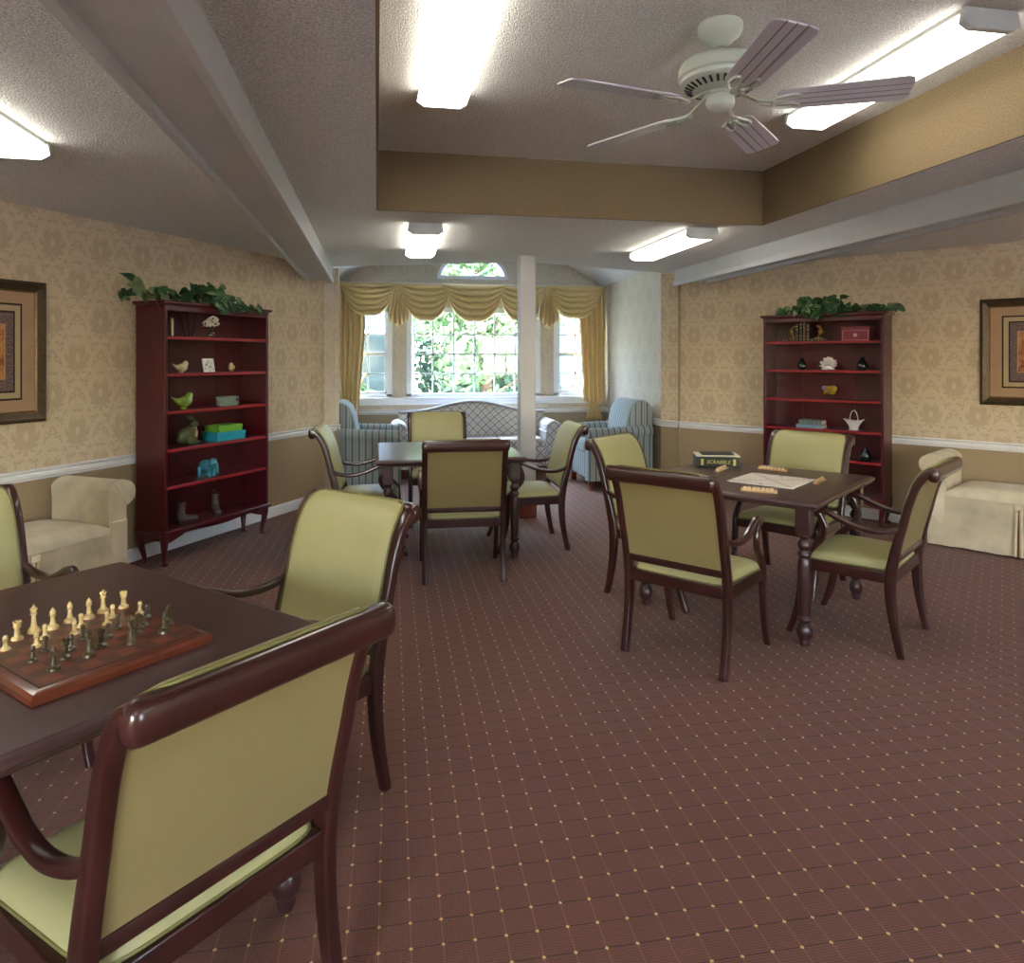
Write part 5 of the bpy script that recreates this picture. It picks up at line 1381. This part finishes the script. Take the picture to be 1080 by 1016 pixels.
for sx in (-1, 1):
    for yy in (.06, .62):
        mb = MB(); mb.box((sx*.92, yy, .06), (.06, .06, .125), taper=.7); mb.build('leg', 'foot_wood', sofa, bevel=.004)

# ---------------------------------------------------------------- striped armchairs
def club(label, x, y, rz):
    "faces local -x ... built facing +x; origin centre of footprint"
    t = thing('striped_armchair', label, 'armchair', (x, y, 0), rz, 'blue striped upholstered armchairs')
    # local: front +x. width along y .84, depth .84
    mb = MB(); mb.box((-.01, 0, .27), (.75, .74, .30)); mb.build('seat_base', 'stripe_fabric', t, bevel=.02, boxuv=True)
    for s in (-1, 1):
        mb = MB()
        ol = [(s*.27, .10), (s*.27, .64)]
        for k in range(13):
            a_ = radians(190)-radians(220)*k/12; ol.append((s*(.355+.075*cos(a_)), .66+.068*sin(a_)))
        ol += [(s*.40, .60), (s*.40, .10)]
        # slightly sloping arms: front lower
        n_ = len(ol); vs = [( -.40, a_, b_) for a_, b_ in ol]+[(.38, a_, b_-(.03 if b_ > .5 else 0)) for a_, b_ in ol]
        uvs = []; fs = [tuple(range(n_))[::-1], tuple(range(n_, 2*n_))]+[(i, (i+1) % n_, n_+(i+1) % n_, n_+i) for i in range(n_)]
        def uvq(v): return (v[0] if True else 0, v[2]+v[1])
        for f in fs:
            if len(f) > 4: uvs.append([(vs[i][1], vs[i][2]) for i in f])
            else: uvs.append([(vs[i][0], vs[i][2]+vs[i][1]) for i in f])
        mb.add(vs, fs, uvs); mb.build('arm', 'stripe_fabric', t, bevel=.012, seg=2, ang=50)
    # back: curved outline in (x,z) extruded along y
    out = spline([(-.40, .12, 0), (-.42, .55, 0), (-.43, .85, 0), (-.405, .955, 0), (-.33, 1.01, 0), (-.24, 1.0, 0), (-.165, .93, 0), (-.12, .78, 0), (-.09, .60, 0), (-.07, .42, 0)], 4)
    ol = [(p.x, p.y) for p in out]; n_ = len(ol)
    vs = [(a_, -.33, b_) for a_, b_ in ol]+[(a_, .33, b_) for a_, b_ in ol]
    fs = [tuple(range(n_)), tuple(range(n_, 2*n_))[::-1]]+[(i, (i+1) % n_, n_+(i+1) % n_, n_+i) for i in range(n_)]
    uvs = [[(vs[i][0], vs[i][2]) for i in f] if len(f) > 4 else [(vs[i][1], vs[i][2]) for i in f] for f in fs]
    mb = MB(); mb.add(vs, fs, uvs); mb.build('backrest', 'stripe_fabric', t, bevel=.02, seg=3, ang=60)
    mb = MB(); mb.box((.11, 0, .47), (.54, .53, .14)); mb.build('seat_cushion', 'stripe_fabric', t, bevel=.035, seg=4, boxuv=True)
    for a_ in (-1, 1):
        for b_ in (-1, 1):
            mb = MB(); mb.box((a_*.33, b_*.34, .06), (.07, .07, .12), taper=.8); mb.build('leg', 'foot_wood', t, bevel=.004)
    return t
club('blue striped armchair at the right side of the alcove, facing left', 2.56, 8.06, pi + radians(2))
club('blue striped armchair at the left side of the alcove, facing right', -.28, 8.25, radians(0))

# ---------------------------------------------------------------- curtains
YC = AY-.15
def swag(x0, x1, D, label, nf=6):
    cx_, w_ = (x0+x1)/2, (x1-x0)/2; zt2 = 2.52
    def f(u, v):
        s_ = 2*u-1; q = 1-abs(s_)**2.1
        fold = 1 - 2*abs(sin(v*pi*nf))**.6
        x = cx_ + s_*w_*(1-.16*v*(abs(s_)**3))
        z = zt2 - .02*v - (D*v)*q - .10*v*abs(s_)
        y = YC - .035 - .05*sqrt(max(0, q))*sin(pi*min(1, v*.9)) + .040*fold*(q**.5) 
        return Vector((x, y, z + .012*fold*q))
    mb = MB(); mb.grid(f, 34, 132); o = mb.build('curtain_swag', 'gold_curtain', solid=.004, ang=80); tag(o, label, 'curtain swag', 'gold swags across the bay windows'); return o
def xw(u, Y=YC-.06): r = ray(u); return r.x/r.y*Y
sw = [(357.5, 419, .30, 'gold fabric swag at the far left over the left window'), (419.5, 479, .36, 'gold fabric swag over the left part of the picture window'), (466, 535, .37, 'gold fabric swag at the centre of the picture window'), (524, 574, .36, 'gold fabric swag partly hidden by the column'), (576, 637.5, .31, 'gold fabric swag at the far right over the right window')]
for i, (a, b, D, l) in enumerate(sw):
    o = swag(xw(a), xw(b), D+.13, l)
    if i in (0, 2, 4): pass
    else: o.location.y = .03
def jabot(xc, w_, label, zb=1.92):
    def f(u, v):
        s_ = 2*u-1; ww = w_*(.12+.88*min(1, v*1.15)**.8)
        low = .12*(abs(s_)) ; z = 2.52 - v*(2.52-zb-low)
        z += .02*sin(u*2*pi*5)*v
        return Vector((xc+s_*ww, YC-.115-.040*sin(u*2*pi*5)*min(1, v*1.5), z))
    mb = MB(); mb.grid(f, 60, 16); o = mb.build('curtain_jabot', 'gold_curtain', solid=.004, ang=80); tag(o, label, 'curtain jabot', 'pleated tails between the swags')
jabot(xw(420), .135, 'pleated gold tail hanging between the two leftmost swags'); jabot(xw(577), .145, 'pleated gold tail hanging right of the column')
def panel(xa, xb, label, side):
    w_ = xb-xa; xc = (xa+xb)/2
    def f(u, v):
        z = lerp(2.50, .62, v)
        # gathered and bloused low down
        if side < 0: k = 1 - .42*max(0, v-.35)/.65; sh = -.04*v
        else:
            k = 1 - .35*max(0, v-.3)/.7 if v < .86 else .30 + .6*(v-.86)/.14*.6; sh = .10*v*w_
            if .7 < v < .86: k = .75+.1*sin((v-.7)/.16*pi)
        s_ = (2*u-1)*k
        y = YC-.01-.045*sin(u*2*pi*5)*(1-.3*v)
        return Vector((xc+s_*w_/2+sh*(side if side > 0 else 1), y, z))
    mb = MB(); mb.grid(f, 90, 40); o = mb.build('long_curtain', 'gold_curtain', solid=.004, ang=80); tag(o, label, 'curtain')
    return o
panel(xw(357.5), xw(386), 'long gold curtain panel at the left of the alcove windows', -1); panel(xw(611), xw(638.5), 'long gold curtain panel at the right, tied near the bottom', 1)
mb = MB(); mb.box(((AXL+AXR)/2, YC+.06, 2.525), (AXR-AXL-.02, .14, .02)); o = mb.build('cornice_board', 'white_trim'); tag(o, 'slim white board carrying the swags above the alcove windows', 'curtain board')

# ---------------------------------------------------------------- outside
simple('bounce_ground', S(232, 228, 220), .9, .2, .04, 3)
mb = MB(); mb.box((1, -13.0, -.15), (40, 20, .2)); o = mb.build('bounce_ground', 'bounce_ground', smooth=False); o['kind'] = 'structure'; o['label'] = 'unseen pale ground added behind the viewer to bounce light indoors'; o['category'] = 'bounce_ground'  # added outside the near windows to throw sunlight up onto the ceiling
mb = MB(); mb.box((1, 30, -.6), (90, 40, .2)); o = mb.build('lawn', 'lawn', smooth=False); o['kind'] = 'structure'; o['label'] = 'green lawn outside the alcove windows'; o['category'] = 'lawn'
def tree(x, y, h, r, mat, label, n=3800, seed=1, low=0.0):
    random.seed(seed); t = thing('leafy_tree', label, 'tree', (x, y, -.5), 0, 'trees beyond the bay windows')
    mb = MB(); mb.sweep(spline([(0, 0, 0), (.08, .03, h*.3), (-.05, 0, h*.6), (0, 0, h*.85)], 5), [(lerp(.16, .04, i/15),)*2 for i in range(16)], n=10)
    for k in range(7):
        a_ = k*2.4; z_ = h*(.2+.08*k); mb.sweep([(0, 0, z_), (r*.4*cos(a_), r*.4*sin(a_), z_+.5), (r*.75*cos(a_), r*.75*sin(a_), z_+.9)], [(.05, .05), (.03, .03), (.012, .012)], n=6)
    mb.build('trunk', 'bark', t)
    mb = MB(); bl = [(r*.66*max(-1, min(1, random.gauss(0, .6))), r*.6*max(-1, min(1, random.gauss(0, .6))), random.uniform(low, h)) for _ in range(46)]
    for i in range(n):
        c = Vector(random.choice(bl)); rr = r*.36
        d_ = Vector((random.gauss(0, 1), random.gauss(0, 1), random.gauss(0, 1))).normalized()*rr*random.uniform(.6, 1)
        nn = (d_ + Vector((random.uniform(-.5, .5),)*3)*.6); upv = Vector((random.uniform(-1, 1), random.uniform(-1, 1), random.uniform(-1, .3)))
        if nn.length < 1e-3 or abs(nn.normalized().dot(upv.normalized())) > .98: continue
        p = c+d_; nn.normalize(); a1 = (upv-upv.dot(nn)*nn).normalized(); a2 = a1.cross(nn); s_ = random.uniform(.07, .14)
        mb.add([p-a1*s_, p+a2*s_*.5, p+a1*s_, p-a2*s_*.5], [(0, 1, 2, 3)])
    mb.build('foliage', mat, t, smooth=False)
tree(1.95, 15.0, 5.2, 1.9, 'foliage_green', 'leafy green tree behind the left part of the picture window', seed=3, n=7000)
tree(2.2, 18.0, 5.6, 2.2, 'foliage_blue', 'leafy blue-green tree behind the column', seed=4, n=7000)
tree(1.8, 20.5, 7.5, 3.2, 'foliage_green', 'tall tree filling the half-round window', seed=5, n=7000)
tree(-.9, 12.6, 1.5, .8, 'foliage_green', 'low pale bush below the left sash window', seed=6, n=1800)
tree(4.2, 13.6, 1.5, .8, 'foliage_green', 'low pale bush below the right sash window', seed=7, n=1800)
tree(5.4, 20.0, 6.5, 2.6, 'foliage_blue', 'leafy tree behind the right sash window', seed=8, n=5000)
tree(-2.2, 23, 7.5, 3.0, 'foliage_blue', 'leafy tree beyond the neighbouring house', seed=9, n=5000)
def house(x, y, rz, label):
    t = thing('neighbouring_house', label, 'house', (x, y, -.5), rz, 'blue houses beyond the bay windows')
    mb = MB(); mb.box((0, 2, 1.7), (5, 4, 3.4)); mb.build('wall', 'siding', t, smooth=False)
    mb = MB()
    for k in range(22): mb.box((0, -.008, .1+k*.15), (5.0, .016, .012))
    mb.build('clapboard_lines', 'roof_shingle', t, smooth=False)
    mb = MB(); mb.prism([(-2.8, 3.4), (2.8, 3.4), (0, 5.0)], 4.5, 'Y', -.25); mb.build('roof', 'roof_shingle', t, smooth=False)
    for q in (-1.5, 0, 1.5):
        mb = MB(); mb.box((q, -.03, 1.9), (1.0, .06, 1.4)); f_ = mb.build('window_frame', 'window_white', t, smooth=False)
        mb = MB(); mb.box((q, -.055, 1.9), (.86, .03, 1.26)); mb.build('pane', 'dark_glaze', f_, smooth=False)
house(-2.0, 15.0, radians(8), 'blue-grey house seen through the left sash window')
house(6.5, 16.5, radians(-6), 'blue-grey house seen through the right sash window')

# ---------------------------------------------------------------- light
w = bpy.data.worlds.new('world'); SC.world = w; w.use_nodes = True; nt = w.node_tree; nt.nodes.clear()
sky = nt.nodes.new('ShaderNodeTexSky'); sky.sky_type = 'NISHITA'; sky.sun_disc = False; sky.sun_elevation = radians(48); sky.sun_rotation = radians(200); sky.dust_density = 2.5
bg = nt.nodes.new('ShaderNodeBackground'); bg.inputs[1].default_value = 3.0; out = nt.nodes.new('ShaderNodeOutputWorld')
nt.links.new(sky.outputs[0], bg.inputs[0]); nt.links.new(bg.outputs[0], out.inputs[0])
sl = bpy.data.lights.new('sun', 'SUN'); sl.energy = 9; sl.angle = radians(3); sl.color = (1, .96, .88); so = bpy.data.objects.new('sun', sl); COL.objects.link(so)
so.rotation_euler = Vector((.35, .75, -.75)).to_track_quat('-Z', 'Y').to_euler()

s2 = bpy.data.lights.new('alcove_fill_sun', 'SUN'); s2.energy = 15; s2.angle = radians(60); s2.color = (.86, .93, 1); so2 = bpy.data.objects.new('alcove_fill_sun', s2); COL.objects.link(so2)  # second sun lamp, added to brighten the alcove from outside
so2.rotation_euler = Vector((.1, -.8, -.55)).to_track_quat('-Z', 'Y').to_euler()
vs_ = SC.view_settings; SC.display_settings.display_device = 'sRGB'; vs_.view_transform = 'Standard'; vs_.look = 'None'; vs_.gamma = 1; vs_.use_curve_mapping = False; vs_.exposure = 1.2
SC.cycles.max_bounces = 10; SC.cycles.diffuse_bounces = 6; SC.cycles.transparent_max_bounces = 16
